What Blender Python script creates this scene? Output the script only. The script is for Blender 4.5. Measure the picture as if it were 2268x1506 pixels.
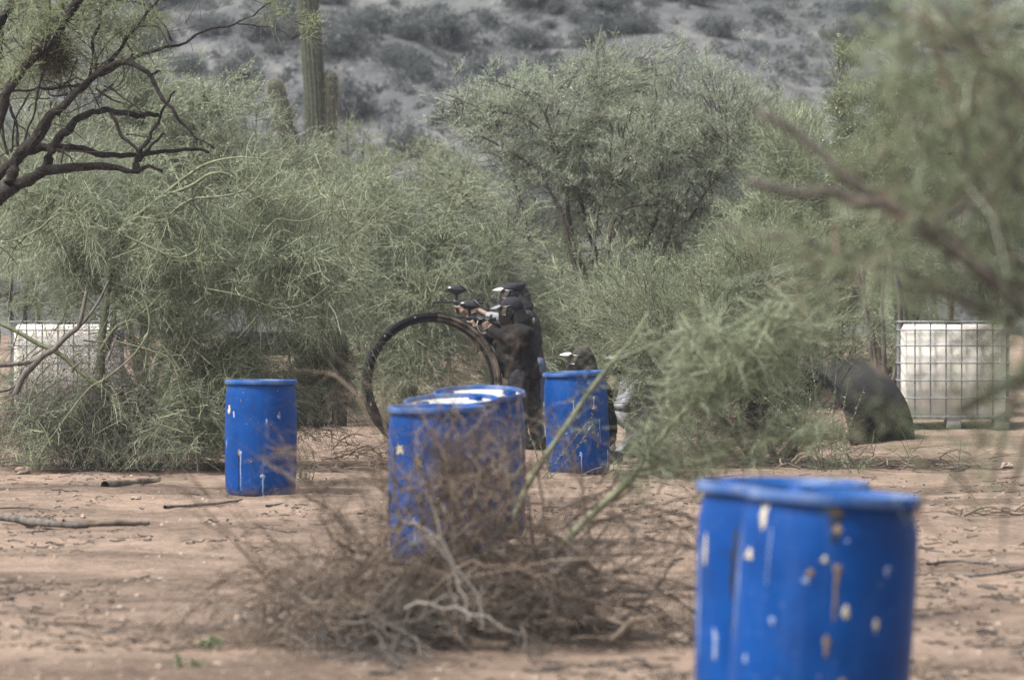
import bpy, math, random
import numpy as np
from mathutils import Vector, Matrix

for o in list(bpy.data.objects):
    bpy.data.objects.remove(o, do_unlink=True)
S = bpy.context.scene
COL = S.collection
R = math.radians

# ------------------------------------------------------------ camera
FPX = 8505.0            # focal length in pixels of the 2268 px wide photograph (135 mm lens)
CAMH = 1.505
PITCH = -73.0 / FPX
cam = bpy.data.cameras.new("camera")
cam.lens = 135.0
cam.sensor_width = 36.0
cam.clip_end = 2000
cam.clip_start = 0.1
cam.dof.use_dof = True
cam.dof.focus_distance = 34.5
cam.dof.aperture_fstop = 3.0
cam_o = bpy.data.objects.new("camera", cam)
COL.objects.link(cam_o)
cam_o.location = (0, 0, CAMH)
cam_o.rotation_euler = (math.pi / 2 + PITCH, 0, 0)
S.camera = cam_o

# ------------------------------------------------------------ sky, sun, exposure
SUN_EL, SUN_AZ = 55.0, -115.0      # azimuth from +Y towards +X
w = bpy.data.worlds.new("World")
S.world = w
w.use_nodes = True
nt = w.node_tree
nt.nodes.clear()
sky = nt.nodes.new("ShaderNodeTexSky")
sky.sky_type = 'NISHITA'
sky.sun_disc = False
sky.sun_elevation = R(SUN_EL)
sky.sun_rotation = R(SUN_AZ)
sky.air_density = 1.0
sky.dust_density = 4.0
sky.ozone_density = 1.0
hs = nt.nodes.new("ShaderNodeHueSaturation")
hs.inputs["Saturation"].default_value = 0.3
bg = nt.nodes.new("ShaderNodeBackground")
bg.inputs["Strength"].default_value = 0.125
wo = nt.nodes.new("ShaderNodeOutputWorld")
nt.links.new(sky.outputs[0], hs.inputs["Color"])
nt.links.new(hs.outputs[0], bg.inputs[0])
nt.links.new(bg.outputs[0], wo.inputs[0])
sl = bpy.data.lights.new("sun", 'SUN')
sl.energy = 3.0
sl.angle = R(10)
sl.color = (1.0, 0.95, 0.88)
so = bpy.data.objects.new("sun", sl)
COL.objects.link(so)
sd = Vector((math.sin(R(SUN_AZ)) * math.cos(R(SUN_EL)), math.cos(R(SUN_AZ)) * math.cos(R(SUN_EL)), math.sin(R(SUN_EL))))
so.rotation_euler = sd.to_track_quat('Z', 'Y').to_euler()
so.location = sd * 60
S.view_settings.view_transform = 'Standard'
S.view_settings.look = 'None'
S.view_settings.exposure = 1.24
S.view_settings.gamma = 1.0
S.view_settings.use_curve_mapping = False
S.render.engine = 'CYCLES'
cy = S.cycles
cy.max_bounces = 4
cy.diffuse_bounces = 2
cy.use_adaptive_sampling = True
cy.adaptive_threshold = .015
cy.glossy_bounces = 2
cy.transmission_bounces = 3
cy.volume_bounces = 0
cy.debug_use_spatial_splits = True
cy.transparent_max_bounces = 6
cy.caustics_reflective = False
cy.caustics_refractive = False
cy.sample_clamp_indirect = 4
cy.use_denoising = True
try:
    cy.denoiser = 'OPENIMAGEDENOISE'
    cy.denoising_input_passes = 'RGB_ALBEDO_NORMAL'
    cy.denoising_prefilter = 'NONE'
except Exception:
    pass

# ------------------------------------------------------------ helpers
CF = np.array([0, math.cos(PITCH), math.sin(PITCH)])
CU = np.array([0, -math.sin(PITCH), math.cos(PITCH)])
CR = np.array([1.0, 0, 0])


def at(x, y, d):
    """point that the photograph shows at pixel x, y when it stands d metres away"""
    return np.array([0, 0, CAMH]) + d * (CF + CR * (x - 1134) / FPX + CU * (753 - y) / FPX)


def sstep(a, b, x):
    t = np.clip((x - a) / (b - a), 0, 1)
    return t * t * (3 - 2 * t)


def gbase(x, y):
    """smooth height of the ground"""
    x = np.asarray(x, float)
    y = np.asarray(y, float)
    z = 0.26 * sstep(37.5, 45, y) + 0.010 * np.clip(y - 45, 0, 200)
    z = z + 0.62 * np.exp(-(((x - 4.6) / 2.2) ** 2 + ((y - 49.5) / 2.0) ** 2))
    return z


_lat = {}


def vnoise(x, y, sc, seed):
    if seed not in _lat:
        _lat[seed] = np.random.default_rng(seed).random((256, 256))
    L = _lat[seed]
    u = np.asarray(x) / sc + 1000.0
    v = np.asarray(y) / sc + 1000.0
    i = np.floor(u).astype(int)
    j = np.floor(v).astype(int)
    fu = u - i
    fv = v - j
    fu = fu * fu * (3 - 2 * fu)
    fv = fv * fv * (3 - 2 * fv)
    i &= 255
    j &= 255
    i1 = (i + 1) & 255
    j1 = (j + 1) & 255
    return (L[i, j] * (1 - fu) + L[i1, j] * fu) * (1 - fv) + (L[i, j1] * (1 - fu) + L[i1, j1] * fu) * fv


def gz(x, y):
    return gbase(x, y) + 0.045 * (vnoise(x, y, 1.3, 1) - .5) + 0.035 * (vnoise(x, y, .42, 2) - .5) + 0.022 * (vnoise(x, y, .16, 3) - .5)


def tag(o, label=None, cat=None, group=None, kind=None):
    if label: o["label"] = label
    if cat: o["category"] = cat
    if group: o["group"] = group
    if kind: o["kind"] = kind
    return o


def empty(name, loc, rot=(0, 0, 0)):
    o = bpy.data.objects.new(name, None)
    o.empty_display_size = 0.1
    COL.objects.link(o)
    o.location = loc
    o.rotation_euler = rot
    return o


def link(name, me, parent=None):
    o = bpy.data.objects.new(name, me)
    COL.objects.link(o)
    if parent is not None:
        o.parent = parent
    return o


class PM:
    """small mesh made of lofted pieces"""

    def __init__(s):
        s.v = []
        s.f = []

    def loft(s, rings, cap=True, closed=True):
        n = len(rings[0])
        b = len(s.v)
        for r in rings:
            s.v += [tuple(float(c) for c in p) for p in r]
        for i in range(len(rings) - 1):
            for k in range(n if closed else n - 1):
                k2 = (k + 1) % n
                s.f.append((b + i * n + k, b + i * n + k2, b + (i + 1) * n + k2, b + (i + 1) * n + k))
        if cap and closed:
            s.f.append(tuple(b + k for k in range(n))[::-1])
            s.f.append(tuple(b + (len(rings) - 1) * n + k for k in range(n)))
        return s

    def tube(s, pts, rad, n=10, round_ends=True):
        P = [np.array(p, float) for p in pts]
        if np.isscalar(rad):
            rad = [rad] * len(P)
        if round_ends:
            t0 = P[0] - P[1]
            t0 /= np.linalg.norm(t0) + 1e-9
            t1 = P[-1] - P[-2]
            t1 /= np.linalg.norm(t1) + 1e-9
            r0, r1 = rad[0], rad[-1]
            P = [P[0] + t0 * r0 * .95, P[0] + t0 * r0 * .6] + P + [P[-1] + t1 * r1 * .6, P[-1] + t1 * r1 * .95]
            rad = [r0 * .3, r0 * .8] + list(rad) + [r1 * .8, r1 * .3]
        rings = []
        nrm = None
        for i, p in enumerate(P):
            a = P[max(i - 1, 0)]
            c = P[min(i + 1, len(P) - 1)]
            t = c - a
            t /= np.linalg.norm(t) + 1e-9
            if nrm is None:
                h = np.array([0, 0, 1.0]) if abs(t[2]) < .9 else np.array([1.0, 0, 0])
                nrm = np.cross(t, h)
            nrm = nrm - t * np.dot(nrm, t)
            nrm /= np.linalg.norm(nrm) + 1e-9
            bn = np.cross(t, nrm)
            rings.append([p + rad[i] * (nrm * math.cos(2 * math.pi * k / n) + bn * math.sin(2 * math.pi * k / n)) for k in range(n)])
        return s.loft(rings)

    def ell(s, c, r, n=16, m=10):
        c = np.array(c, float)
        rings = []
        for i in range(m):
            ph = math.pi * (i + .15) / (m - .7) - math.pi / 2
            rings.append([c + np.array([r[0] * math.cos(ph) * math.cos(2 * math.pi * k / n), r[1] * math.cos(ph) * math.sin(2 * math.pi * k / n), r[2] * math.sin(ph)]) for k in range(n)])
        return s.loft(rings)

    def lathe(s, prof, n=48, cap=True):
        return s.loft([[(r * math.cos(2 * math.pi * k / n), r * math.sin(2 * math.pi * k / n), z) for k in range(n)] for r, z in prof], cap)

    def box(s, a, b, bev=0.0):
        x0, y0, z0 = a
        x1, y1, z1 = b
        e = bev
        if e <= 0:
            return s.loft([[(x0, y0, z), (x1, y0, z), (x1, y1, z), (x0, y1, z)] for z in (z0, z1)])

        def ring(z, i):
            xa, xb, ya, yb = x0 + i, x1 - i, y0 + i, y1 - i
            return [(xa + e, ya, z), (xb - e, ya, z), (xb, ya + e, z), (xb, yb - e, z), (xb - e, yb, z), (xa + e, yb, z), (xa, yb - e, z), (xa, ya + e, z)]
        return s.loft([ring(z0, e * .6), ring(z0 + e, 0), ring(z1 - e, 0), ring(z1, e * .6)])

    def obj(s, name, mat, parent=None, off=(0, 0, 0), smooth=True):
        me = bpy.data.meshes.new(name)
        vv = [(a[0] - off[0], a[1] - off[1], a[2] - off[2]) for a in s.v]
        me.from_pydata(vv, [], s.f)
        me.materials.append(mat)
        if smooth:
            me.polygons.foreach_set("use_smooth", [True] * len(me.polygons))
            try:
                me.set_sharp_from_angle(angle=R(38))
            except Exception:
                pass
        me.update()
        return link(name, me, parent)


class NM:
    """large quad mesh from numpy arrays"""

    def __init__(s):
        s.v = []
        s.q = []
        s.t = []
        s.n = 0

    def add(s, V, Q):
        s.v.append(V.reshape(-1, 3))
        s.q.append(Q.reshape(-1, 4) + s.n)
        s.n += len(s.v[-1])

    def ribbons(s, P, W, rng):
        N, K, _ = P.shape
        T = np.gradient(P, axis=1)
        rv = rng.normal(size=(N, 1, 3))
        sd_ = np.cross(T, rv)
        sd_ /= np.linalg.norm(sd_, axis=2, keepdims=True) + 1e-9
        A = P + sd_ * W[..., None] * .5
        B = P - sd_ * W[..., None] * .5
        V = np.stack([A, B], 2)               # N K 2 3
        idx = np.arange(N * K * 2).reshape(N, K, 2)
        Q = np.stack([idx[:, :-1, 0], idx[:, :-1, 1], idx[:, 1:, 1], idx[:, 1:, 0]], -1)
        s.add(V, Q)

    def tubes(s, P, Rd, n=5):
        N, K, _ = P.shape
        T = np.gradient(P, axis=1)
        T /= np.linalg.norm(T, axis=2, keepdims=True) + 1e-9
        h = np.array([0.31, 0.17, 0.93])
        U = np.cross(T, h)
        U /= np.linalg.norm(U, axis=2, keepdims=True) + 1e-9
        Bn = np.cross(T, U)
        a = np.arange(n) * 2 * np.pi / n
        V = P[:, :, None, :] + Rd[:, :, None, None] * (U[:, :, None, :] * np.cos(a)[None, None, :, None] + Bn[:, :, None, :] * np.sin(a)[None, None, :, None])
        idx = np.arange(N * K * n).reshape(N, K, n)
        i2 = np.roll(idx, -1, axis=2)
        Q = np.stack([idx[:, :-1], i2[:, :-1], i2[:, 1:], idx[:, 1:]], -1)
        s.add(V, Q)

    def leaves(s, C, D, L, Wd, rng):
        """diamond leaf at C pointing along D"""
        N = len(C)
        D = D / (np.linalg.norm(D, axis=1, keepdims=True) + 1e-9)
        rv = rng.normal(size=(N, 3))
        sd_ = np.cross(D, rv)
        sd_ /= np.linalg.norm(sd_, axis=1, keepdims=True) + 1e-9
        L = L[:, None]
        Wd = Wd[:, None]
        V = np.stack([C + sd_ * Wd * .5, C + D * L, C - sd_ * Wd * .5], 1)
        s.v.append(V.reshape(-1, 3))
        s.t.append(np.arange(N * 3).reshape(N, 3) + s.n)
        s.n += N * 3

    def obj(s, name, mat, parent=None, off=(0, 0, 0), smooth=False):
        V = np.concatenate(s.v) - np.asarray(off)
        Q = np.concatenate(s.q) if s.q else np.zeros((0, 4), int)
        T = np.concatenate(s.t) if s.t else np.zeros((0, 3), int)
        me = bpy.data.meshes.new(name)
        me.vertices.add(len(V))
        me.vertices.foreach_set("co", V.astype(np.float32).ravel())
        nq, n3 = len(Q), len(T)
        me.loops.add(nq * 4 + n3 * 3)
        me.loops.foreach_set("vertex_index", np.concatenate([Q.ravel(), T.ravel()]).astype(np.int32))
        me.polygons.add(nq + n3)
        me.polygons.foreach_set("loop_start", np.concatenate([np.arange(nq) * 4, nq * 4 + np.arange(n3) * 3]).astype(np.int32))
        if smooth:
            me.polygons.foreach_set("use_smooth", np.ones(nq + n3, bool))
        me.materials.append(mat)
        me.update(calc_edges=True)
        return link(name, me, parent)


# ------------------------------------------------------------ materials
def mat_new(name):
    m = bpy.data.materials.new(name)
    m.use_nodes = True
    t = m.node_tree
    t.nodes.clear()
    out = t.nodes.new("ShaderNodeOutputMaterial")
    return m, t, out


def N_(t, typ, **kw):
    n = t.nodes.new(typ)
    for k, v in kw.items():
        setattr(n, k, v)
    return n


def noise(t, scale, detail=4, rough=.55, vec=None, dist=0.0):
    n = N_(t, "ShaderNodeTexNoise")
    n.inputs["Scale"].default_value = scale
    n.inputs["Detail"].default_value = detail
    n.inputs["Roughness"].default_value = rough
    n.inputs["Distortion"].default_value = dist
    if vec is not None:
        t.links.new(vec, n.inputs["Vector"])
    return n


def ramp(t, fac, stops):
    n = N_(t, "ShaderNodeValToRGB")
    e = n.color_ramp.elements
    while len(e) < len(stops):
        e.new(.5)
    for i, (p, c) in enumerate(stops):
        e[i].position = p
        e[i].color = (*c, 1) if len(c) == 3 else c
    t.links.new(fac, n.inputs[0])
    return n


def mix(t, fac, a, b):
    n = N_(t, "ShaderNodeMix", data_type='RGBA')
    for sock, v in ((n.inputs[0], fac), (n.inputs[6], a), (n.inputs[7], b)):
        if hasattr(v, "is_output"):
            t.links.new(v, sock)
        elif isinstance(v, (int, float)):
            sock.default_value = v
        else:
            sock.default_value = (*v, 1)
    return n.outputs[2]


def coord(t, scale=(1, 1, 1), kind="Object"):
    tc = N_(t, "ShaderNodeTexCoord")
    mp = N_(t, "ShaderNodeMapping")
    mp.inputs["Scale"].default_value = scale
    t.links.new(tc.outputs[kind], mp.inputs[0])
    return mp.outputs[0]


def bump(t, h, strength, dist=.01):
    b = N_(t, "ShaderNodeBump")
    b.inputs["Strength"].default_value = strength
    b.inputs["Distance"].default_value = dist
    t.links.new(h, b.inputs["Height"])
    return b.outputs[0]


def simple(name, c1, c2=None, sc=8.0, rough=.6, bmp=0.0, spec=.4, stops=(.35, .65), metal=0.0, scale=(1, 1, 1)):
    """two-tone noisy material"""
    m, t, out = mat_new(name)
    p = N_(t, "ShaderNodeBsdfPrincipled")
    p.inputs["Roughness"].default_value = rough
    p.inputs["Specular IOR Level"].default_value = spec
    p.inputs["Metallic"].default_value = metal
    v = coord(t, scale)
    n = noise(t, sc, 5, .6, v)
    if c2 is None:
        c2 = tuple(min(1, c * 1.25) for c in c1)
    r = ramp(t, n.outputs[0], [(stops[0], c1), (stops[1], c2)])
    t.links.new(r.outputs[0], p.inputs["Base Color"])
    if bmp:
        t.links.new(bump(t, n.outputs[0], bmp), p.inputs["Normal"])
    t.links.new(p.outputs[0], out.inputs[0])
    return m


def foliage(name, dark, mid, light, transl=.35, sc=1.6, gloss=0.0):
    """leaf or twig colour: varies from piece to piece and in broad patches"""
    m, t, out = mat_new(name)
    g = N_(t, "ShaderNodeNewGeometry")
    v = coord(t)
    n = noise(t, sc, 1, .5, v)
    a = N_(t, "ShaderNodeMath", operation='MULTIPLY_ADD')
    t.links.new(g.outputs["Random Per Island"], a.inputs[0])
    a.inputs[1].default_value = .55
    s = N_(t, "ShaderNodeMath", operation='MULTIPLY_ADD')
    t.links.new(n.outputs[0], s.inputs[0])
    s.inputs[1].default_value = .9
    s.inputs[2].default_value = -.22
    t.links.new(s.outputs[0], a.inputs[2])
    r = ramp(t, a.outputs[0], [(.15, dark), (.5, mid), (.9, light)])
    d = N_(t, "ShaderNodeBsdfDiffuse")
    t.links.new(r.outputs[0], d.inputs[0])
    sh = d.outputs[0]
    if transl > 0:
        tr = N_(t, "ShaderNodeBsdfTranslucent")
        t.links.new(r.outputs[0], tr.inputs[0])
        mx = N_(t, "ShaderNodeMixShader")
        mx.inputs[0].default_value = transl
        t.links.new(sh, mx.inputs[1])
        t.links.new(tr.outputs[0], mx.inputs[2])
        sh = mx.outputs[0]
    if gloss > 0:
        gl = N_(t, "ShaderNodeBsdfGlossy")
        gl.inputs["Roughness"].default_value = .45
        gl.inputs[0].default_value = (.8, .85, .8, 1)
        mx = N_(t, "ShaderNodeMixShader")
        mx.inputs[0].default_value = gloss
        t.links.new(sh, mx.inputs[1])
        t.links.new(gl.outputs[0], mx.inputs[2])
        sh = mx.outputs[0]
    t.links.new(sh, out.inputs[0])
    return m


M = {}
M['pv_leaf'] = foliage('palo verde leaf', (0.1424, 0.1649, 0.1042), (0.2112, 0.2449, 0.1614), (0.3094, 0.3449, 0.2396), .35, gloss=.03)
M['pv_twig'] = foliage('palo verde twig', (0.1375, 0.1559, 0.099), (0.2112, 0.24, 0.1562), (0.3143, 0.3449, 0.2396), 0, gloss=.03)
M['pv_pale'] = foliage('pale palo verde twig', (0.2, 0.225, 0.15), (0.26, 0.285, 0.2), (0.36, 0.38, 0.28), .2, gloss=.03)
M['iw_leaf'] = foliage('ironwood leaf', (0.1815, 0.2105, 0.1458), (0.2805, 0.3158, 0.2275), (0.4071, 0.448, 0.3441), .35, gloss=.04)
M['cr_leaf'] = foliage('creosote leaf', (0.085, 0.108, 0.055), (0.14, 0.17, 0.085), (0.22, 0.25, 0.135), .3, gloss=.07)
M['sh_leaf'] = foliage('shrub leaf', (0.1277, 0.152, 0.0885), (0.1965, 0.228, 0.1406), (0.2898, 0.3249, 0.2083), .35, gloss=.04)
M['mq_leaf'] = foliage('mesquite leaf', (0.15, 0.18, 0.095), (0.22, 0.255, 0.145), (0.3, 0.335, 0.2), .45, gloss=.03)
M['fg_leaf'] = foliage('near tree leaf', (0.0982, 0.1249, 0.0645), (0.1621, 0.1949, 0.1146), (0.2407, 0.2749, 0.1667), .35, gloss=.05)
M['hill_leaf'] = foliage('hillside bush leaf', (.070, .080, .082), (.098, .108, .106), (.14, .15, .14), .25)  # lightened and blued so the leaf colour carries distance haze
M['dead_twig'] = foliage('dead twig', (0.062, 0.048, 0.038), (0.125, 0.097, 0.076), (0.225, 0.182, 0.145), .0, 3.0)
M['dead_grey'] = foliage('weathered twig', (.07, .062, .056), (.125, .112, .10), (.21, .19, .17), .0, 3.0)
M['mistletoe'] = foliage('mistletoe', (.05, .035, .022), (.085, .062, .04), (.13, .12, .065), .1, 6.0)
M['limb_green'] = simple('palo verde limb', (.085, .098, .055), (.175, .188, .115), 14, .7, .4, .25)
M['limb_grey'] = simple('grey bark', (.05, .044, .039), (.135, .12, .108), 22, .85, .6, .2, scale=(1, 1, .35))
M['limb_dark'] = simple('dark stem bark', (0.036, 0.0296, 0.024), (0.092, 0.076, 0.064), 24, .85, .6, .2)
M['limb_brown'] = simple('brown bark', (.065, .048, .037), (.17, .13, .10), 18, .85, .5, .2)
M['log'] = simple('weathered wood', (0.07, 0.0525, 0.0385), (0.252, 0.203, 0.1575), 12, .85, .8, .2, scale=(.3, 1, 1))


def mat_mesquite():
    m, t, out = mat_new('mesquite bark')
    p = N_(t, "ShaderNodeBsdfPrincipled")
    p.inputs["Roughness"].default_value = .9
    p.inputs["Specular IOR Level"].default_value = .2
    v = coord(t, (1, 1, 1))
    n = noise(t, 30, 6, .7, v, 1.2)
    n2 = noise(t, 7, 3, .6, v)
    r = ramp(t, n.outputs[0], [(.36, (.010, .008, .007)), (.52, (.028, .022, .018)), (.66, (.085, .066, .053)), (.8, (.14, .12, .105))])
    c = mix(t, ramp(t, n2.outputs[0], [(.45, (0, 0, 0)), (.7, (.6, .6, .6))]).outputs[0], r.outputs[0], (.075, .07, .068))
    t.links.new(c, p.inputs["Base Color"])
    t.links.new(bump(t, n.outputs[0], 1.0, .03), p.inputs["Normal"])
    t.links.new(p.outputs[0], out.inputs[0])
    return m


M['mesquite'] = mat_mesquite()


def mat_ground():
    m, t, out = mat_new('sandy ground')
    p = N_(t, "ShaderNodeBsdfPrincipled")
    p.inputs["Roughness"].default_value = .95
    p.inputs["Specular IOR Level"].default_value = .15
    v = coord(t)
    v2 = coord(t, (.55, 1.0, 1))
    big = noise(t, .55, 4, .6, v2)
    med = noise(t, 4.5, 6, .65, v)
    fine = noise(t, 40, 5, .7, v)
    sand = ramp(t, fine.outputs[0], [(.3, (.165, .120, .090)), (.52, (.25, .188, .146)), (.75, (.33, .256, .205))])
    crumbs = ramp(t, med.outputs[0], [(.36, (.085, .062, .047)), (.5, (.21, .157, .121)), (.62, (.275, .209, .164))])
    c = mix(t, .45, sand.outputs[0], crumbs.outputs[0])
    patch = ramp(t, big.outputs[0], [(.40, (.52, .50, .49)), (.50, (.82, .81, .81)), (.60, (1.02, 1.0, .99))])
    clod = noise(t, 15, 6, .7, v)
    cl = N_(t, "ShaderNodeMath", operation='MULTIPLY_ADD')
    t.links.new(big.outputs[0], cl.inputs[0])
    cl.inputs[1].default_value = -.55
    t.links.new(clod.outputs[0], cl.inputs[2])
    dk = ramp(t, cl.outputs[0], [(.27, (0, 0, 0)), (.37, (.6, .6, .6))])
    c = mix(t, dk.outputs[0], c, (.085, .063, .049))
    mu = N_(t, "ShaderNodeMix", data_type='RGBA', blend_type='MULTIPLY')
    mu.inputs[0].default_value = .8
    t.links.new(c, mu.inputs[6])
    t.links.new(patch.outputs[0], mu.inputs[7])
    t.links.new(mu.outputs[2], p.inputs["Base Color"])
    b0 = bump(t, clod.outputs[0], .8, .03)
    b1n = N_(t, "ShaderNodeBump")
    b1n.inputs["Strength"].default_value = .7
    b1n.inputs["Distance"].default_value = .06
    t.links.new(med.outputs[0], b1n.inputs["Height"])
    t.links.new(b0, b1n.inputs["Normal"])
    b1 = b1n.outputs[0]
    b = N_(t, "ShaderNodeBump")
    b.inputs["Strength"].default_value = .6
    b.inputs["Distance"].default_value = .012
    t.links.new(fine.outputs[0], b.inputs["Height"])
    t.links.new(b1, b.inputs["Normal"])
    t.links.new(b.outputs[0], p.inputs["Normal"])
    t.links.new(p.outputs[0], out.inputs[0])
    return m


def mat_hill():
    m, t, out = mat_new('rocky hillside')
    p = N_(t, "ShaderNodeBsdfPrincipled")
    p.inputs["Roughness"].default_value = .95
    p.inputs["Specular IOR Level"].default_value = .1
    v = coord(t)
    n = noise(t, .35, 8, .7, v)
    n2 = noise(t, 1.6, 4, .65, v)
    a = ramp(t, n.outputs[0], [(.34, (.048, .052, .055)), (.46, (.078, .081, .083)), (.56, (.112, .112, .110)), (.68, (.155, .151, .145))])  # greys darkened to paint in cloud shade, blued for distance haze
    c = mix(t, ramp(t, n2.outputs[0], [(.46, (0, 0, 0)), (.58, (.8, .8, .8))]).outputs[0], a.outputs[0], (.060, .064, .068))
    t.links.new(c, p.inputs["Base Color"])
    t.links.new(bump(t, n2.outputs[0], .8, .4), p.inputs["Normal"])
    t.links.new(p.outputs[0], out.inputs[0])
    return m


M['ground'] = mat_ground()
M['hill'] = mat_hill()


def mat_drum():
    m, t, out = mat_new('blue drum plastic')
    p = N_(t, "ShaderNodeBsdfPrincipled")
    p.inputs["Specular IOR Level"].default_value = .14
    oi = N_(t, "ShaderNodeObjectInfo")
    tc = N_(t, "ShaderNodeTexCoord")
    ad = N_(t, "ShaderNodeVectorMath", operation='ADD')
    t.links.new(tc.outputs["Object"], ad.inputs[0])
    sc = N_(t, "ShaderNodeMath", operation='MULTIPLY')
    sc.inputs[1].default_value = 17.0
    t.links.new(oi.outputs["Random"], sc.inputs[0])
    t.links.new(sc.outputs[0], ad.inputs[1])
    mp = N_(t, "ShaderNodeMapping")
    mp.inputs["Scale"].default_value = (1, 1, .13)
    t.links.new(ad.outputs[0], mp.inputs[0])
    streak = noise(t, 11, 5, .65, mp.outputs[0])
    blot = noise(t, 3.2, 4, .6, ad.outputs[0])
    spk = noise(t, 60, 2, .5, ad.outputs[0])
    base = ramp(t, blot.outputs[0], [(.3, (.0002, .026, .125)), (.5, (.0003, .040, .185)), (.72, (.0004, .051, .225))])
    dust = ramp(t, streak.outputs[0], [(.52, (0, 0, 0)), (.85, (.12, .12, .12))])
    c = mix(t, dust.outputs[0], base.outputs[0], (.16, .22, .36))
    sp = ramp(t, spk.outputs[0], [(.69, (0, 0, 0)), (.74, (.5, .5, .5))])
    c2 = mix(t, sp.outputs[0], c, (.28, .27, .25))
    sx = N_(t, "ShaderNodeSeparateXYZ")
    t.links.new(tc.outputs["Object"], sx.inputs[0])
    dn = noise(t, 16, 5, .65, ad.outputs[0])
    dz = N_(t, "ShaderNodeMath", operation='MULTIPLY_ADD')
    t.links.new(sx.outputs["Z"], dz.inputs[0])
    dz.inputs[1].default_value = -2.2
    t.links.new(dn.outputs[0], dz.inputs[2])
    df = ramp(t, dz.outputs[0], [(.30, (0, 0, 0)), (.62, (.6, .6, .6))])
    c2 = mix(t, df.outputs[0], c2, (.20, .15, .115))
    t.links.new(c2, p.inputs["Base Color"])
    rr = ramp(t, streak.outputs[0], [(.3, (.34, .34, .34)), (.7, (.55, .55, .55))])
    t.links.new(rr.outputs[0], p.inputs["Roughness"])
    t.links.new(bump(t, blot.outputs[0], .25, .02), p.inputs["Normal"])
    t.links.new(p.outputs[0], out.inputs[0])
    return m


M['drum'] = mat_drum()
def mat_rim():
    m, t, out = mat_new('scuffed blue rim')
    p = N_(t, "ShaderNodeBsdfPrincipled")
    p.inputs["Roughness"].default_value = .45
    p.inputs["Specular IOR Level"].default_value = .3
    n = noise(t, 5, 4, .6, coord(t, (1, 1, .3)))
    f = ramp(t, n.outputs[0], [(.40, (0, 0, 0)), (.75, (.38, .38, .38))])
    t.links.new(mix(t, f.outputs[0], (.0006, .05, .2), (.30, .34, .40)), p.inputs["Base Color"])
    t.links.new(p.outputs[0], out.inputs[0])
    return m


M['rim'] = mat_rim()
M['lid'] = simple('dusty paint-splashed drum top with painted sky glare', (.10, .18, .36), (.50, .49, .47), 6, .25, .1, .6, (.24, .40))  # dust and paint, with reflected sky also painted into the pale tone
M['p_cream'] = simple('cream paint splash', (0.3315, 0.2996, 0.2167), (0.4462, 0.4144, 0.3187), 40, .5)
M['p_rust'] = simple('rusty brown splash', (.085, .062, .038), (.20, .148, .09), 50, .6)
M['p_pale'] = simple('thin pale blue splash and painted sheen', (0.119, 0.1785, 0.323), (0.221, 0.2805, 0.408), 40, .5)  # paint splashes, and a painted sheen along a drum edge
M['p_dark'] = simple('dark stain and painted shade', (.001, .006, .022), (.002, .014, .055), 30, .5)  # stains, and painted shade between the two foreground drums
M['rubber'] = simple('black pipe plastic', (0.0037, 0.0037, 0.0041), (0.0105, 0.0105, 0.0109), 10, .55, .1, .12)
M['mud'] = simple('dried mud on black plastic', (.018, .016, .014), (.15, .118, .09), 9, .8, .3, .3, (.38, .62))
M['cloth_black'] = simple('black cloth', (0.0096, 0.0092, 0.0096), (0.0168, 0.016, 0.0168), 45, .95, .3, .15)
M['cloth_char'] = simple('charcoal cloth', (0.024, 0.024, 0.025), (0.042, 0.042, 0.042), 60, .95, .3, .15)
M['knit'] = simple('black knit', (.015, .016, .020), (.032, .033, .040), 90, .95, .5, .15)
M['denim'] = simple('blue denim', (0.068, 0.088, 0.144), (0.112, 0.136, 0.208), 50, .9, .3, .15)
M['denim_dark'] = simple('dark trousers', (.018, .019, .024), (.035, .036, .044), 40, .92, .3, .15)
M['cloth_pale'] = simple('pale grey cloth', (0.168, 0.174, 0.192), (0.252, 0.258, 0.276), 30, .95, .3, .15)
M['camo'] = simple('drab hood cloth', (.018, .017, .015), (.055, .05, .042), 14, .95, .3, .15)
M['skin'] = simple('skin', (.17, .118, .09), (.225, .158, .122), 30, .55, .1, .4)
M['hair'] = simple('dark hair', (.010, .008, .007), (.03, .024, .02), 60, .6, .5, .4)
M['mask'] = simple('black mask plastic', (.011, .012, .014), (.022, .023, .027), 20, .38, .05, .5)
M['visor'] = simple('scuffed grey visor plastic', (0.1125, 0.1181, 0.135), (0.1913, 0.1969, 0.2137), 25, .3, .05, .6)
M['visor_glare'] = simple('visor plastic with painted sky glare', (0.341, 0.3534, 0.372), (0.4464, 0.4526, 0.465), 25, .3, .05, .6)  # pale grey paints in the sky glare on dark plastic
M['lens'] = simple('amber lens', (.05, .042, .03), (.085, .07, .05), 8, .3, 0, .25)
M['gun'] = simple('black marker metal', (.009, .009, .010), (.02, .02, .022), 30, .36, .05, .5)
M['hopper'] = simple('glossy black hopper plastic', (.007, .007, .008), (.013, .013, .015), 20, .16, 0, .6)
M['hlid'] = simple('grey hopper lid plastic', (0.18, 0.186, 0.204), (0.252, 0.258, 0.276), 20, .25, 0, .6)
M['hose'] = simple('grey hose', (.25, .23, .20), (.36, .34, .31), 20, .5)
M['badge'] = simple('grey badge print', (0.096, 0.096, 0.088), (0.16, 0.16, 0.144), 60, .8)
M['tank'] = simple('milky tank plastic', (.56, .53, .47), (.70, .67, .61), 2.5, .4, .1, .4)
M['galv'] = simple('galvanised bar', (0.105, 0.1125, 0.12), (0.195, 0.2025, 0.21), 30, .5, .1, .5, metal=.4)
M['pallet'] = simple('grey plastic pallet', (.16, .165, .17), (.30, .31, .32), 10, .6)
M['rock'] = simple('pale stone', (0.19, 0.145, 0.112), (0.31, 0.255, 0.21), 9, .9, .6, .2)
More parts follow.
